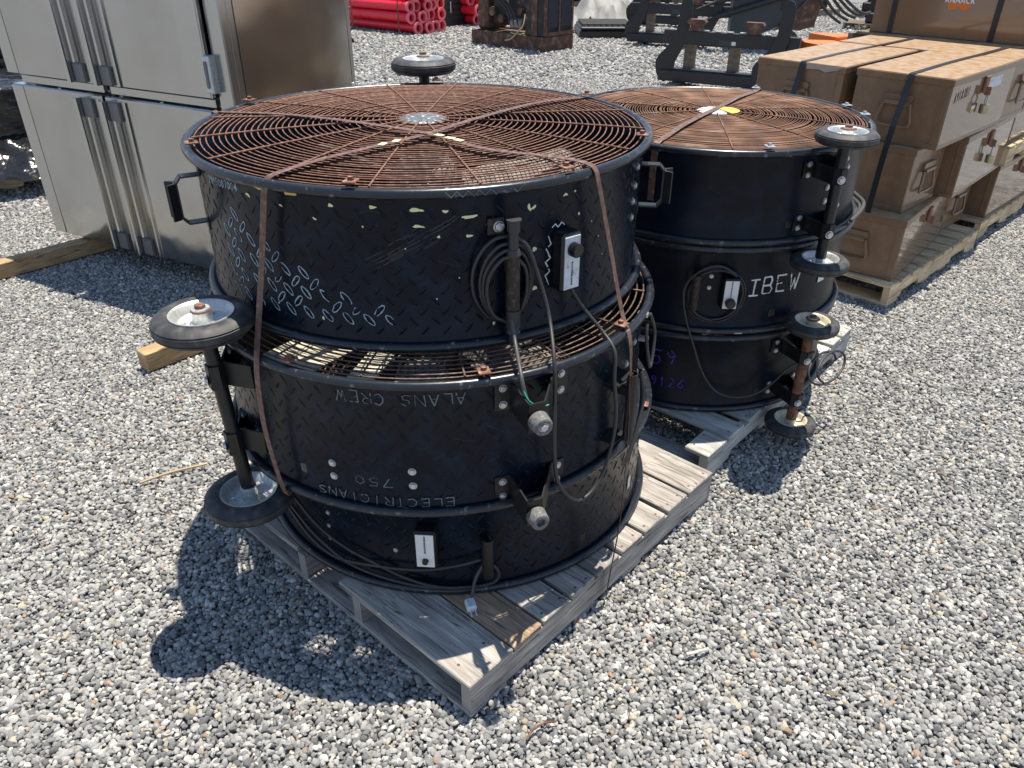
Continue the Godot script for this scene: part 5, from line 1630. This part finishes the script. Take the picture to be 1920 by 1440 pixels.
# ------------------------------------------------------------------ things behind
func pipe_bundle(label: String, o: Vector3, turn: float, rows: Array, L: float, r: float) -> void:
	# pipes lie along local -z, ends at z = 0 face the camera
	rng.seed = 61 + int(o.x * 10)
	var bs := Basis(Vector3.UP, turn)
	var key := "pipe%d" % int(L * 100)
	if not cache.has(key):
		var b := MB.new()
		var xf := Transform3D(Basis(Vector3.RIGHT, -PI / 2), Vector3.ZERO)
		b.lathe([Vector2(r * 0.82, 0.0), Vector2(r, 0.0), Vector2(r, 0.0), Vector2(r, L), Vector2(r, L), Vector2(r * 0.82, L), Vector2(r * 0.82, L), Vector2(r * 0.82, 0.0)], 22, xf)
		cache[key] = b.mesh()
		var c := MB.new()
		c.lathe([Vector2(r * 0.80, -0.012), Vector2(r * 1.32, -0.012), Vector2(r * 1.32, -0.012), Vector2(r * 1.34, 0.006), Vector2(r * 1.05, 0.055), Vector2(r * 1.0, 0.055), Vector2(r * 0.80, 0.05), Vector2(r * 0.80, -0.012)], 22, xf)
		cache[key + "f"] = c.mesh()
	for row in rows.size():
		for i in rows[row]:
			var x: float = (i - (rows[row] - 1) * 0.5) * r * 2.55 + rng.randf_range(-0.02, 0.02)
			var y: float = r * 1.35 + row * r * 2.15
			var z := rng.randf_range(-0.32, 0.0)
			var p := thing("red_pipe", "%s, %s row from the ground, %s from the left" % [label, ["first", "second", "third", "fourth", "fifth"][row], ["first", "second", "third", "fourth", "fifth"][i]], "pipe", o + bs * Vector3(x, y, z), turn + rng.randf_range(-0.03, 0.03), "red pipes in the bundles")
			part(p, "tube", cache[key], M.red)
			part(p, "flange", cache[key + "f"], M.red_pale)

func make_background() -> void:
	# pipes
	pipe_bundle("red pipe of the near bundle", Vector3(1.02, 0, -13.45), deg_to_rad(42.0), [4, 5, 5, 4, 4], 1.9, 0.082)
	pipe_bundle("red pipe of the farther bundle", Vector3(2.15, 0, -14.55), deg_to_rad(42.0), [2, 3, 3, 3, 3], 1.9, 0.082)
	for q in [[0.30, 0.0], [1.55, 0.1]]:
		var bn := MB.new()
		var bs := Basis(Vector3.UP, deg_to_rad(42.0))
		var w := 0.60
		bn.band(PackedVector3Array([Vector3(-w, 0.02, 0), Vector3(-w, 0.96, 0), Vector3(w, 0.96, 0), Vector3(w, 0.02, 0)]), PackedVector3Array([Vector3(0, 0, 1), Vector3(0, 0, 1), Vector3(0, 0, 1), Vector3(0, 0, 1)]), 0.03, 0.003)
		var o := single("bundle_strap", bn, M.rust_dark, "dark strap round the red pipes near their open ends" if q[0] < 1.0 else "dark strap round the red pipes near their far ends", "strap", Vector3(1.02, 0, -13.45) + bs * Vector3(0, 0, -q[0] - 0.05), "straps round the red pipes")
		o.rotation.y = deg_to_rad(42.0)
	var mt := MB.new()
	mt.box(Vector3(0, 0.55, 0), Vector3(0.75, 1.1, 0.05), 0.004)
	var mo := thing("black_mat", "upright black slatted mat between the two pipe bundles", "mat", Vector3(1.45, 0, -14.6), deg_to_rad(40.0))
	part(mo, "panel", mt, M.plant_black)
	for k in 11:
		var s := MB.new()
		s.box(Vector3(0, 0.05 + k * 0.1, 0.030), Vector3(0.73, 0.07, 0.016), 0.004)
		part(mo, "slat", s, M.frame_black)
	for q in [[-0.1, 0.35], [0.02, 0.75]]:
		var s := MB.new()
		s.box(Vector3(q[0], q[1], 0.040), Vector3(0.02, 0.2, 0.006))
		part(mo, "white_tag", s, M.white)
	# black drape beside the refrigerator
	var dr := MB.new()
	dr.box(Vector3(0, 0.5, 0), Vector3(0.4, 1.0, 0.5), 0.02)
	var dn := thing("wrapped_pallet_load", "black wrapped load peeking out behind the refrigerator's right side", "wrapped load", Vector3(-1.0, 0, -12.4), 0.3)
	part(dn, "wrap", dr, M.wrap)
	for k in 7:
		var t := MB.new()
		rng.seed = 90 + k
		t.prism(PackedVector2Array([Vector2(-0.12, 0), Vector2(0.14, 0), Vector2(0.08, 0.06 + rng.randf() * 0.06), Vector2(-0.02, 0.12 + rng.randf() * 0.1), Vector2(-0.10, 0.05)]), -0.02, 0.02, Transform3D(Basis(Vector3.UP, rng.randf() * 1.5), Vector3(0.20 + k * 0.035, 0, 0.22 + rng.randf_range(-0.1, 0.12))))
		part(dn, "loose_film", t, M.wrap)
	# rusty engine on a skid
	var e := thing("engine_skid", "rusty power unit with radiator and engine on a steel skid", "engine", Vector3(2.51, 0, -10.77), deg_to_rad(56.5))
	# local: x along the long rusty side going away-left is -... use x to the right-back (short side), z towards camera
	var sk := MB.new()
	var L := 1.62
	var W := 0.72
	for q in [[Vector3(0, 0.115, 0), Vector3(0.05, 0.23, 0)], [Vector3(0, 0, 0), Vector3(0, 0, 0)]]:
		pass
	sk.box(Vector3(-L * 0.5, 0.113, -0.03), Vector3(L, 0.222, 0.06), 0.006)
	sk.box(Vector3(-L * 0.5, 0.113, -W + 0.03), Vector3(L, 0.222, 0.06), 0.006)
	sk.box(Vector3(-0.031, 0.113, -W * 0.5), Vector3(0.06, 0.222, W - 0.122), 0.006)
	sk.box(Vector3(-L + 0.031, 0.113, -W * 0.5), Vector3(0.06, 0.222, W - 0.122), 0.006)
	sk.box(Vector3(-L * 0.5, 0.18, -W * 0.5), Vector3(L - 0.125, 0.03, W - 0.122), 0.0)
	# turn: the long side faces the camera's left
	e.rotation.y = deg_to_rad(-52.0)
	part(e, "skid_frame", sk, M.engine_rust)
	var rd := MB.new()
	rd.box(Vector3(-0.22, 0.80, -W * 0.5), Vector3(0.40, 1.14, W - 0.02), 0.01)
	var rdp := part(e, "radiator_housing", rd, M.engine_black)
	for z in [0.035, 0.36, W - 0.045]:
		var cst := MB.new()
		cst.box(Vector3(-0.012, 0.80, -z), Vector3(0.035, 1.14, 0.05), 0.004)
		part(rdp, "frame_post", cst, M.engine_rust)
	for k in 2:
		var co := MB.new()
		co.box(Vector3(-0.014, 0.84, -0.20 - k * 0.32), Vector3(0.024, 0.98, 0.24), 0.003)
		part(rdp, "radiator_core", co, M.core_blue)
	var bm := MB.new()
	bm.box(Vector3(-0.010, 0.262, -W * 0.5), Vector3(0.05, 0.06, W - 0.02), 0.006)
	part(rdp, "bottom_rail", bm, M.engine_rust)
	var pn := MB.new()
	pn.box(Vector3(-0.22, 0.80, -0.004), Vector3(0.12, 1.13, 0.012), 0.004)
	part(rdp, "rust_panel", pn, M.engine_rust)
	var eb := MB.new()
	eb.box(Vector3(-0.88, 0.56, -W * 0.5), Vector3(0.80, 0.48, 0.38), 0.03)
	eb.box(Vector3(-0.90, 0.86, -W * 0.5), Vector3(0.70, 0.16, 0.26), 0.03)
	var ebp := part(e, "engine_block", eb, M.engine_black)
	for k in 4:
		var q := MB.new()
		q.cyl(Vector3(-1.14 + k * 0.17, 0.78, -0.14), Vector3(-1.14 + k * 0.17, 0.78, -0.22), 0.05, 0.05, 12)
		part(ebp, "exhaust_port", q, M.engine_rust)
	var mf := MB.new()
	mf.cyl(Vector3(-1.2, 0.80, -0.12), Vector3(-0.55, 0.80, -0.12), 0.055, 0.05, 12)
	part(ebp, "manifold", mf, M.motor)
	var al := MB.new()
	al.cyl(Vector3(-0.80, 0.36, -0.14), Vector3(-0.55, 0.36, -0.14), 0.085, 0.085, 16)
	part(ebp, "starter_motor", al, M.motor)
	for q in [[-1.02, 0.42, 0.06], [-0.60, 0.56, 0.05], [-1.22, 0.52, 0.07]]:
		var pu := MB.new()
		pu.cyl(Vector3(q[0], q[1], -0.15), Vector3(q[0], q[1], -0.08), q[2], q[2], 14)
		part(ebp, "pulley", pu, M.engine_rust)
	var fw := MB.new()
	fw.box(Vector3(-1.46, 0.62, -W * 0.5), Vector3(0.24, 0.78, 0.56), 0.05)
	part(e, "bell_housing", fw, M.engine_rust)
	var ho := MB.new()
	ho.tube(spline([Vector3(-0.50, 0.52, -0.10), Vector3(-0.47, 0.36, -0.02), Vector3(-0.55, 0.26, 0.03), Vector3(-0.66, 0.16, 0.06), Vector3(-0.78, 0.13, 0.07)], 5), 0.012, 7)
	ho.tube(spline([Vector3(-0.42, 0.25, 0.0), Vector3(-0.58, 0.235, 0.02), Vector3(-0.72, 0.245, 0.0)], 5), 0.011, 7)
	part(e, "loose_hose", ho, M.straw)
	var hl := MB.new()
	hl.cyl(Vector3(-0.86, 0.12, -0.001), Vector3(-0.86, 0.12, 0.004), 0.035, 0.035, 16)
	part(e, "lifting_hole", hl, M.ink)
	var hs := MB.new()
	for k in 3:
		hs.tube(spline([Vector3(-1.2, 0.95, -0.1), Vector3(-1.05 + k * 0.1, 0.72, -0.04), Vector3(-0.85 + k * 0.06, 0.55, -0.06), Vector3(-0.8 + k * 0.1, 0.35, -0.06)], 5), 0.014, 6)
	part(e, "engine_hose", hs, M.cord)

	fork_frame("black lift fork carriage resting on timbers behind the far fan stack", Vector3(3.475, 0, -7.936), deg_to_rad(-38.7), true)
	fork_frame("second black fork carriage standing behind the nearer one", Vector3(4.15, 0, -11.6), deg_to_rad(-36.0), true)
	fork_frame("third black fork carriage, farthest away near the top of the picture", Vector3(5.0, 0, -14.4), deg_to_rad(-36.0), true)
	# black grating stacked on the ground
	var g := thing("black_grating", "low black plastic grating tray on the gravel beside the engine", "grating", Vector3(4.05, 0, -12.9), deg_to_rad(-8.0))
	var tr := MB.new()
	tr.box(Vector3(0, 0.07, 0), Vector3(1.0, 0.14, 1.1), 0.03)
	part(g, "tray", tr, M.plant_black)
	var lip := MB.new()
	lip.box(Vector3(0.05, 0.165, 0.05), Vector3(1.05, 0.05, 1.0), 0.015)
	part(g, "rim", lip, M.plant_black)
	for k in 9:
		var s := MB.new()
		s.box(Vector3(-0.42 + k * 0.105, 0.20, 0), Vector3(0.022, 0.022, 0.9), 0.003)
		part(g, "slat", s, M.frame_black)
	for k in 9:
		var s := MB.new()
		s.box(Vector3(0, 0.221, -0.42 + k * 0.105), Vector3(0.9, 0.018, 0.022), 0.003)
		part(g, "cross_slat", s, M.frame_black)
	# crumpled pale tarp behind
	var tp := MB.new()
	rng.seed = 17
	var nz := noise(91, 2.2, 3)
	var n := 14
	var b0 := tp.v.size()
	for j in n:
		for i in n:
			var x := i / float(n - 1) - 0.5
			var z := j / float(n - 1) - 0.5
			var hgt := maxf(0.0, 0.55 - (x * x + z * z) * 2.2) + nz.get_noise_2d(x * 3.0, z * 3.0) * 0.35
			tp.vert(Vector3(x * 1.6, maxf(0.02, hgt), z * 1.4), Vector3.UP)
	for j in n - 1:
		for i in n - 1:
			var a := b0 + j * n + i
			var nn := (tp.v[a + n] - tp.v[a]).cross(tp.v[a + 1] - tp.v[a]).normalized()
			for q in [a, a + 1, a + n, a + n + 1]:
				tp.n[q] = (tp.n[q] + nn).normalized()
			tp.tri(a, a + 1, a + n + 1)
			tp.tri(a, a + n + 1, a + n)
	single("crumpled_tarp", tp, M.tarp, "crumpled pale tarpaulin heap behind the black grating", "tarp", Vector3(4.55, 0, -14.9))
	# dark bucket attachment
	var bk := thing("bucket_attachment", "dark loader bucket attachment behind the fork carriages", "bucket", Vector3(6.1, 0, -10.4), deg_to_rad(-20.0))
	var bb := MB.new()
	bb.prism(PackedVector2Array([Vector2(-0.65, 0.25), Vector2(-0.65, 0.75), Vector2(-0.15, 0.95), Vector2(0.55, 1.02), Vector2(0.60, 0.55), Vector2(0.15, 0.42), Vector2(-0.25, 0.22)]), -0.7, 0.0)
	part(bk, "bucket_shell", bb, M.steel_blue)
	var bt := MB.new()
	bt.prism(PackedVector2Array([Vector2(0.05, 0.35), Vector2(0.62, 0.95), Vector2(0.72, 0.95), Vector2(0.60, 0.40), Vector2(0.40, 0.34)]), 0.0, 0.08)
	part(bk, "rust_bracket", bt, M.engine_rust)
	for q in [-0.55, 0.35]:
		var lg := MB.new()
		lg.box(Vector3(q, 0.13, -0.35), Vector3(0.12, 0.26, 0.5), 0.01)
		part(bk, "timber_block", lg, M.old_timber)
	for k in 5:
		var hz := MB.new()
		hz.tube(spline([Vector3(-0.5 + k * 0.16, 0.92 + k * 0.02, -0.1), Vector3(-0.2 + k * 0.2, 1.12 + (k % 2) * 0.08, 0.10), Vector3(0.35 + k * 0.15, 1.02 - k * 0.05, 0.15), Vector3(0.75 + k * 0.12, 0.62, 0.05 + k * 0.03), Vector3(1.0 + k * 0.1, 0.45 + k * 0.04, 0.0)], 5), 0.022, 7)
		part(bk, "hydraulic_hose", hz, M.cord)
	for k in 2:
		var cy := MB.new()
		cy.cyl(Vector3(-0.9, 0.50 + k * 0.22, 0.06), Vector3(0.25, 0.86 + k * 0.20, 0.06), 0.045, 0.045, 14)
		cy.cyl(Vector3(-0.9, 0.50 + k * 0.22, 0.06), Vector3(-1.2, 0.40 + k * 0.20, 0.06), 0.022, 0.022, 10)
		part(bk, "hydraulic_cylinder", cy, M.frame_black)
	var sg := MB.new()
	sg.box(Vector3(0.15, 0.72, 0.01), Vector3(0.14, 0.22, 0.01))
	part(bk, "mounting_plate", sg, M.plant_black)
	# orange forks lying flat
	for k in 2:
		var of := MB.new()
		of.prism(PackedVector2Array([Vector2(0, 0), Vector2(1.5, 0.02), Vector2(1.5, 0.05), Vector2(0.1, 0.14), Vector2(0, 0.14)]), -0.35, 0.35)
		var oo := thing("orange_ramp", "flat orange steel ramp lying on the gravel, nearer one" if k == 0 else "flat orange steel ramp lying on the gravel, farther one", "ramp", Vector3(6.7 + k * 0.75, 0, -10.4 - k * 0.8), deg_to_rad(14.0), "orange ramps")
		part(oo, "deck", of, M.orange)
		var of2 := MB.new()
		of2.box(Vector3(0.6, 0.13, 0.30), Vector3(1.1, 0.04, 0.05), 0.005)
		part(oo, "side_rail", of2, M.orange)
	# pallets with black machines and hoses far right
	for k in 8:
		var pos: Vector3 = [Vector3(7.3, 0, -13.0), Vector3(9.2, 0, -15.2), Vector3(6.2, 0, -16.2), Vector3(9.6, 0, -12.3), Vector3(7.6, 0, -15.0), Vector3(3.0, 0, -16.4), Vector3(8.6, 0, -17.4), Vector3(11.2, 0, -14.2)][k]
		var bd := []
		for i in 6:
			bd.append([i * 0.2, i * 0.2 + 0.13, 0.0, 1.1])
		pallet("wood_pallet", ["old pallet with black attachments far behind the tan boxes", "old pallet in the far top right corner", "old pallet far behind the fork carriages", "old pallet just left of the emblem box", "old pallet between the far attachments behind the orange ramps", "old pallet behind the rusty engine", "old pallet in the last row behind the orange ramps", "old pallet far behind the emblem box"][k], pos, deg_to_rad(15.0 + k * 8.0), 1.15, 1.1, bd, [0.02, 0.55, 1.08], [M.old_timber, M.grey_wood[2]], 80 + k, "old pallets in the far rows")
		var at := pos + Basis(Vector3.UP, deg_to_rad(15.0 + k * 8.0)) * Vector3(0.55, 0.127, -0.55)
		var mc := thing("black_attachment", ["black hydraulic attachment with hoses on a far pallet", "black hydraulic attachment on the far right pallet", "black plate attachment behind the fork carriages", "black hydraulic attachment beside the emblem box", "black hydraulic attachment behind the orange ramps", "black hydraulic attachment behind the rusty engine", "black hydraulic attachment in the last row behind the ramps", "black hydraulic attachment far behind the emblem box"][k], "attachment", at, deg_to_rad(-20.0 + 23.0 * k), "black attachments on far pallets")
		var q := MB.new()
		q.box(Vector3(0, 0.10, 0), Vector3(0.9, 0.18, 0.5), 0.02)
		q.box(Vector3(-0.25, 0.30, 0.0), Vector3(0.18, 0.30, 0.46), 0.02)
		q.box(Vector3(0.25, 0.28, 0.05), Vector3(0.24, 0.22, 0.36), 0.02)
		part(mc, "body", q, M.plant_black)
		var cy := MB.new()
		cy.cyl(Vector3(-0.4, 0.42, 0.18), Vector3(0.42, 0.36, 0.18), 0.045, 0.045, 14)
		cy.cyl(Vector3(0.40, 0.36, 0.18), Vector3(0.62, 0.34, 0.18), 0.022, 0.022, 10)
		part(mc, "hydraulic_cylinder", cy, M.frame_black)
		for j in 3:
			var hz := MB.new()
			hz.tube(spline([Vector3(-0.2 + j * 0.06, 0.46, 0.1), Vector3(-0.1, 0.62 + j * 0.04, 0.3), Vector3(0.2, 0.50 + j * 0.03, 0.42), Vector3(0.45, 0.30, 0.30 + j * 0.05)], 5), 0.018, 7)
			part(mc, "hose", hz, M.cord)
	# rear dark machinery row closing the view
	for k in 5:
		var pos := Vector3(-1.5 + k * 3.0, 0, -18.6 - (k % 2) * 0.8)
		var mc := thing("wrapped_pallet_load", ["black wrapped load at the far left of the rear row", "black wrapped load behind the pipe bundles", "black wrapped load behind the engine", "black wrapped load behind the pale tarpaulin", "black wrapped load at the far right of the rear row"][k], "wrapped load", pos, 0.3 * k, "black wrapped loads in the rear row")
		var q := MB.new()
		q.box(Vector3(0, 0.62, 0), Vector3(1.2, 0.98, 1.0), 0.08)
		part(mc, "wrap", q, M.wrap)
		var pd := MB.new()
		pd.box(Vector3(0, 0.064, 0), Vector3(1.2, 0.128, 1.05), 0.004)
		part(mc, "pallet_base", pd, M.old_timber)
	make_left_side()

func fork_frame(label: String, at: Vector3, turn: float, full: bool) -> void:
	var f := thing("fork_carriage", label, "fork carriage", at, turn, "black fork carriages")
	var cheek := PackedVector2Array()
	for q in [[0.10, 0.02], [0.03, 0.05], [-0.01, 0.12], [-0.03, 0.20], [-0.03, 0.27], [0.0, 0.33], [0.06, 0.39], [0.12, 0.46], [0.17, 0.55], [0.20, 0.66], [0.21, 0.78], [0.215, 0.90], [0.235, 0.97], [0.28, 1.01], [0.33, 0.99], [0.36, 0.93], [0.36, 0.80], [0.35, 0.66], [0.33, 0.54], [0.30, 0.44], [0.25, 0.34], [0.21, 0.25], [0.20, 0.16], [0.20, 0.08]]:
		cheek.append(Vector2(q[0], q[1]))
	for x in [0.0, 1.22]:
		var c := MB.new()
		c.prism(cheek, -0.022, 0.022, Transform3D(Basis(Vector3.UP, 0.25 if x < 1.0 else 0.15), Vector3(x - 0.05, 0.02, 0.05)))
		part(f, "cheek_plate", c, M.frame_black)
	var b := MB.new()
	b.box(Vector3(0.80, 0.565, -0.04), Vector3(1.66, 0.155, 0.06), 0.006)
	part(f, "upper_bar", b, M.frame_black)
	var b2 := MB.new()
	b2.box(Vector3(0.78, 0.120, 0.05), Vector3(1.62, 0.125, 0.06), 0.006)
	b2.box(Vector3(0.70, 0.19, -0.06), Vector3(1.25, 0.02, 0.16), 0.004)
	part(f, "lower_bar", b2, M.frame_black)
	for x in [0.30, 0.86]:
		var p := MB.new()
		p.box(Vector3(x, 0.26, -0.13), Vector3(0.13, 0.46, 0.10), 0.006)
		part(f, "fork_shank", p, M.old_timber)
	for x in [0.32, 1.02]:
		var l := MB.new()
		l.prism(PackedVector2Array([Vector2(-0.09, 0.0), Vector2(0.09, 0.0), Vector2(0.06, 0.05), Vector2(0.12, 0.10), Vector2(0.10, 0.13), Vector2(-0.10, 0.13), Vector2(-0.12, 0.10), Vector2(-0.06, 0.05)]), -0.05, 0.05, Transform3D(Basis.IDENTITY, Vector3(x + 0.06, 0.646, -0.02)))
		part(f, "latch", l, M.engine_rust)
	for k in 6:
		var nt := MB.new()
		nt.box(Vector3(0.50 + k * 0.15, 0.650, -0.04), Vector3(0.07, 0.014, 0.05), 0.003)
		part(f, "bar_notch", nt, M.bolt)
	var s := MB.new()
	s.box(Vector3(0.78, 0.53, -0.009), Vector3(0.20, 0.06, 0.003))
	part(f, "maker_sticker", s, M.steel_blue)
	var s2 := MB.new()
	s2.box(Vector3(0.86, 0.53, -0.006), Vector3(0.05, 0.04, 0.002))
	part(f, "white_sticker", s2, M.white)
	var bl2 := MB.new()
	bl2.box(Vector3(0.2, 0.022, -0.02), Vector3(0.12, 0.044, 0.5), 0.004)
	bl2.box(Vector3(1.1, 0.022, -0.02), Vector3(0.12, 0.044, 0.5), 0.004)
	part(f, "timber_block", bl2, M.old_timber)

func film(seed_: int, w: float, h: float, d: float, rough: float) -> MB:
	# crumpled stretch film over a block: displaced box skin
	var nz := noise(seed_, 2.6, 4)
	var b := MB.new()
	var nu := 56
	var nv := 26
	var base := b.v.size()
	for j in nv + 1:
		for i in nu + 1:
			var a := TAU * i / nu
			var c := Vector2(sin(a), cos(a))
			var k := 1.0 / pow(pow(absf(c.x), 7.0) + pow(absf(c.y), 7.0), 1.0 / 7.0)
			var t := float(j) / nv
			var s := 1.0
			var y := t * h * 1.12
			if y > h:
				s = 1.0 - (y - h) / (h * 0.12) * 0.98
				y = h
			var p := Vector3(c.x * k * w * 0.5 * s, y, c.y * k * d * 0.5 * s)
			var q := nz.get_noise_3d(p.x * 1.2, p.y * 5.0 + p.x * 2.0, p.z * 1.2)
			p += Vector3(c.x, 0.25 if y >= h else 0.0, c.y).normalized() * q * rough
			b.vert(p, Vector3.ZERO)
	for j in nv:
		for i in nu:
			var a := base + j * (nu + 1) + i
			var nn := (b.v[a + 1] - b.v[a]).cross(b.v[a + nu + 1] - b.v[a])
			var mid := b.v[a] * Vector3(1, 0.3, 1)
			if nn.dot(mid) < 0.0:
				nn = -nn
			for q in [a, a + 1, a + nu + 1, a + nu + 2]:
				b.n[q] += nn
	for i in b.n.size():
		b.n[i] = b.n[i].normalized() if b.n[i].length() > 0.0 else Vector3.UP
	for j in nv:
		for i in nu:
			var a := base + j * (nu + 1) + i
			b.tri(a, a + 1, a + nu + 2)
			b.tri(a, a + nu + 2, a + nu + 1)
	return b

func make_left_side() -> void:
	var bd := []
	for i in 7:
		bd.append([i * 0.17, i * 0.17 + 0.12, 0.0, 1.05])
	pallet("wood_pallet", "pale pallet under the black wrapped load at the left edge", Vector3(-3.62, 0, -4.02), deg_to_rad(20.0), 1.15, 1.05, bd, [0.02, 0.52, 1.03], M.pale_wood, 91, "pallets on the left")
	var o := single("wrapped_load", film(7, 1.16, 0.60, 1.0, 0.05), M.wrap, "black stretch wrapped load on the pale pallet at the left edge", "wrapped load", Vector3(-3.33, 0.127, -4.74))
	o.rotation.y = deg_to_rad(20.0)
	var sk := MB.new()
	var nz := noise(19, 3.0, 3)
	var base := sk.v.size()
	for j in 12:
		for i in 24:
			var x := i / 23.0 * 1.1 - 0.55
			var t := j / 11.0
			sk.vert(Vector3(x, 0.22 * (1.0 - t) + 0.012 + absf(nz.get_noise_2d(x * 4.0, t * 2.0)) * 0.10 * (1.0 - t * 0.6), t * 0.40), Vector3.ZERO)
	for j in 11:
		for i in 23:
			var a := base + j * 24 + i
			var nn := (sk.v[a + 24] - sk.v[a]).cross(sk.v[a + 1] - sk.v[a])
			if nn.y < 0.0:
				nn = -nn
			for q in [a, a + 1, a + 24, a + 25]:
				sk.n[q] += nn
	for i in sk.n.size():
		sk.n[i] = sk.n[i].normalized()
	for j in 11:
		for i in 23:
			var a := base + j * 24 + i
			sk.tri(a, a + 1, a + 25)
			sk.tri(a, a + 25, a + 24)
	var s := single("loose_film", sk, M.wrap, "slumped black film hanging in front of the wrapped load at left", "plastic film", Vector3(-3.06, 0.127, -4.30))
	s.rotation.y = deg_to_rad(20.0)
	pallet("wood_pallet", "weathered pallet with a flat black load behind the left wrapped load", Vector3(-4.1, 0, -5.9), deg_to_rad(22.0), 1.15, 1.05, bd, [0.02, 0.52, 1.03], M.grey_wood, 92, "pallets on the left")
	var o2 := single("wrapped_load", film(9, 1.1, 0.78, 1.0, 0.04), M.wrap, "taller black wrapped load right behind the left edge load", "wrapped load", Vector3(-3.10, 0.127, -6.25))
	o2.rotation.y = deg_to_rad(22.0)
	var lid := MB.new()
	lid.box(Vector3(0, 0.03, 0), Vector3(1.1, 0.06, 0.95), 0.01)
	var ld := single("pale_board", lid, M.white_wood[0], "pale board lying on top of the taller wrapped load at left", "board", Vector3(-3.10, 0.92, -6.25))
	ld.rotation.y = deg_to_rad(22.0)
	for k in 3:
		pallet("wood_pallet", ["far pallet lowest of the pile at the left edge", "far pallet in the middle of the pile at the left edge", "far pallet on top of the pile at the left edge"][k], Vector3(-5.9, k * 0.1265, -9.4), deg_to_rad(18.0 + k * 3.0), 1.15, 1.05, bd, [0.02, 0.52, 1.03], M.pale_wood, 95 + k, "pallets on the left")

func make_debris() -> void:
	var b := MB.new()
	b.tube(spline([Vector3(-1.10, 0.020, -0.265), Vector3(-1.0, 0.026, -0.305), Vector3(-0.875, 0.022, -0.345)], 4), 0.0045, 6)
	single("dry_stalk", b, M.straw, "thin dry stalk lying on the gravel left of the lower wheel", "stick")
	b = MB.new()
	b.box(Vector3.ZERO, Vector3(0.070, 0.006, 0.010), 0.002, Transform3D(Basis(Vector3.UP, 0.1), Vector3(0.640, 0.022, 0.790)))
	single("wood_sliver", b, M.white_wood[0], "small pale wood sliver on the gravel right of the pallet", "stick")
	rng.seed = 8
	for q in [[Vector3(0.95, 0.020, 0.98), "tiny brown bark chip on the gravel at the lower right"], [Vector3(-0.85, 0.020, 0.95), "tiny brown bark chip on the gravel at the lower left"], [Vector3(1.85, 0.022, 0.15), "tiny brown bark chip on the gravel right of the far wheels"], [Vector3(-1.55, 0.022, -0.75), "tiny brown bark chip on the gravel left of the short timber end"]]:
		var ch := MB.new()
		ch.prism(PackedVector2Array([Vector2(-0.020, 0.0), Vector2(-0.006, 0.007), Vector2(0.016, 0.005), Vector2(0.022, -0.002), Vector2(0.004, -0.007)]), -0.002, 0.002, Transform3D(Basis(Vector3.UP, rng.randf() * TAU) * Basis(Vector3.RIGHT, 1.3), Vector3.ZERO))
		single("bark_chip", ch, M.old_timber, q[1], "bark chip", q[0], "bark chips on the gravel")
	b = MB.new()
	b.tube(spline([Vector3(0.115, 0.021, 0.985), Vector3(0.13, 0.024, 0.965), Vector3(0.165, 0.022, 0.945), Vector3(0.20, 0.021, 0.945)], 3), 0.003, 6)
	single("twig", b, M.rust_dark, "short brown twig on the gravel before the pallet corner", "twig")

# ------------------------------------------------------------------ the scene
func _ready() -> void:
	# camera
	var yaw := 0.164234
	var pitch := 0.536907
	var roll := 0.004557
	var fw := Vector3(sin(yaw) * cos(pitch), -sin(pitch), -cos(yaw) * cos(pitch))
	var rt := Vector3(cos(yaw), 0, sin(yaw))
	var upv := rt.cross(fw)
	var r2 := rt * cos(roll) + upv * sin(roll)
	var u2 := upv * cos(roll) - rt * sin(roll)
	cam_xf = Transform3D(Basis(r2, u2, -fw), Vector3(-0.12654, 1.79383, 2.18710))
	var cam := Camera3D.new()
	cam.name = "camera"
	cam.transform = cam_xf
	cam.fov = 52.53
	cam.near = 0.05
	cam.far = 500.0
	add_child(cam)
	cam.current = true
	# sky and exposure
	var we := WorldEnvironment.new()
	we.name = "world_environment"
	var env := Environment.new()
	env.background_mode = Environment.BG_SKY
	var sky := Sky.new()
	var ps := ProceduralSkyMaterial.new()
	ps.sky_top_color = Color(0.40, 0.50, 0.65)
	ps.sky_horizon_color = Color(0.74, 0.79, 0.84)
	ps.sky_curve = 0.18
	ps.ground_bottom_color = Color(0.55, 0.55, 0.54)
	ps.ground_horizon_color = Color(0.62, 0.63, 0.64)
	ps.sun_angle_max = 12.0
	ps.sky_energy_multiplier = 1.0
	sky.sky_material = ps
	env.sky = sky
	env.tonemap_mode = Environment.TONE_MAPPER_LINEAR
	env.tonemap_exposure = 1.68
	env.sdfgi_enabled = true
	env.ssao_enabled = true
	env.ssil_enabled = true
	we.environment = env
	add_child(we)
	# sun, high and a little behind the stacks
	var sun := DirectionalLight3D.new()
	sun.name = "sun"
	sun.light_energy = 1.5
	sun.light_color = Color(1.0, 0.965, 0.91)
	sun.light_angular_distance = 0.5
	sun.shadow_enabled = true
	add_child(sun)
	sun.look_at_from_position(Vector3.ZERO, Vector3(-0.178, -1.0, 0.188), Vector3.FORWARD)

	make_materials()
	make_ground()
	make_pallets()
	make_fans()
	make_straps()
	make_fridge()
	make_boxes()
	make_background()
	make_debris()
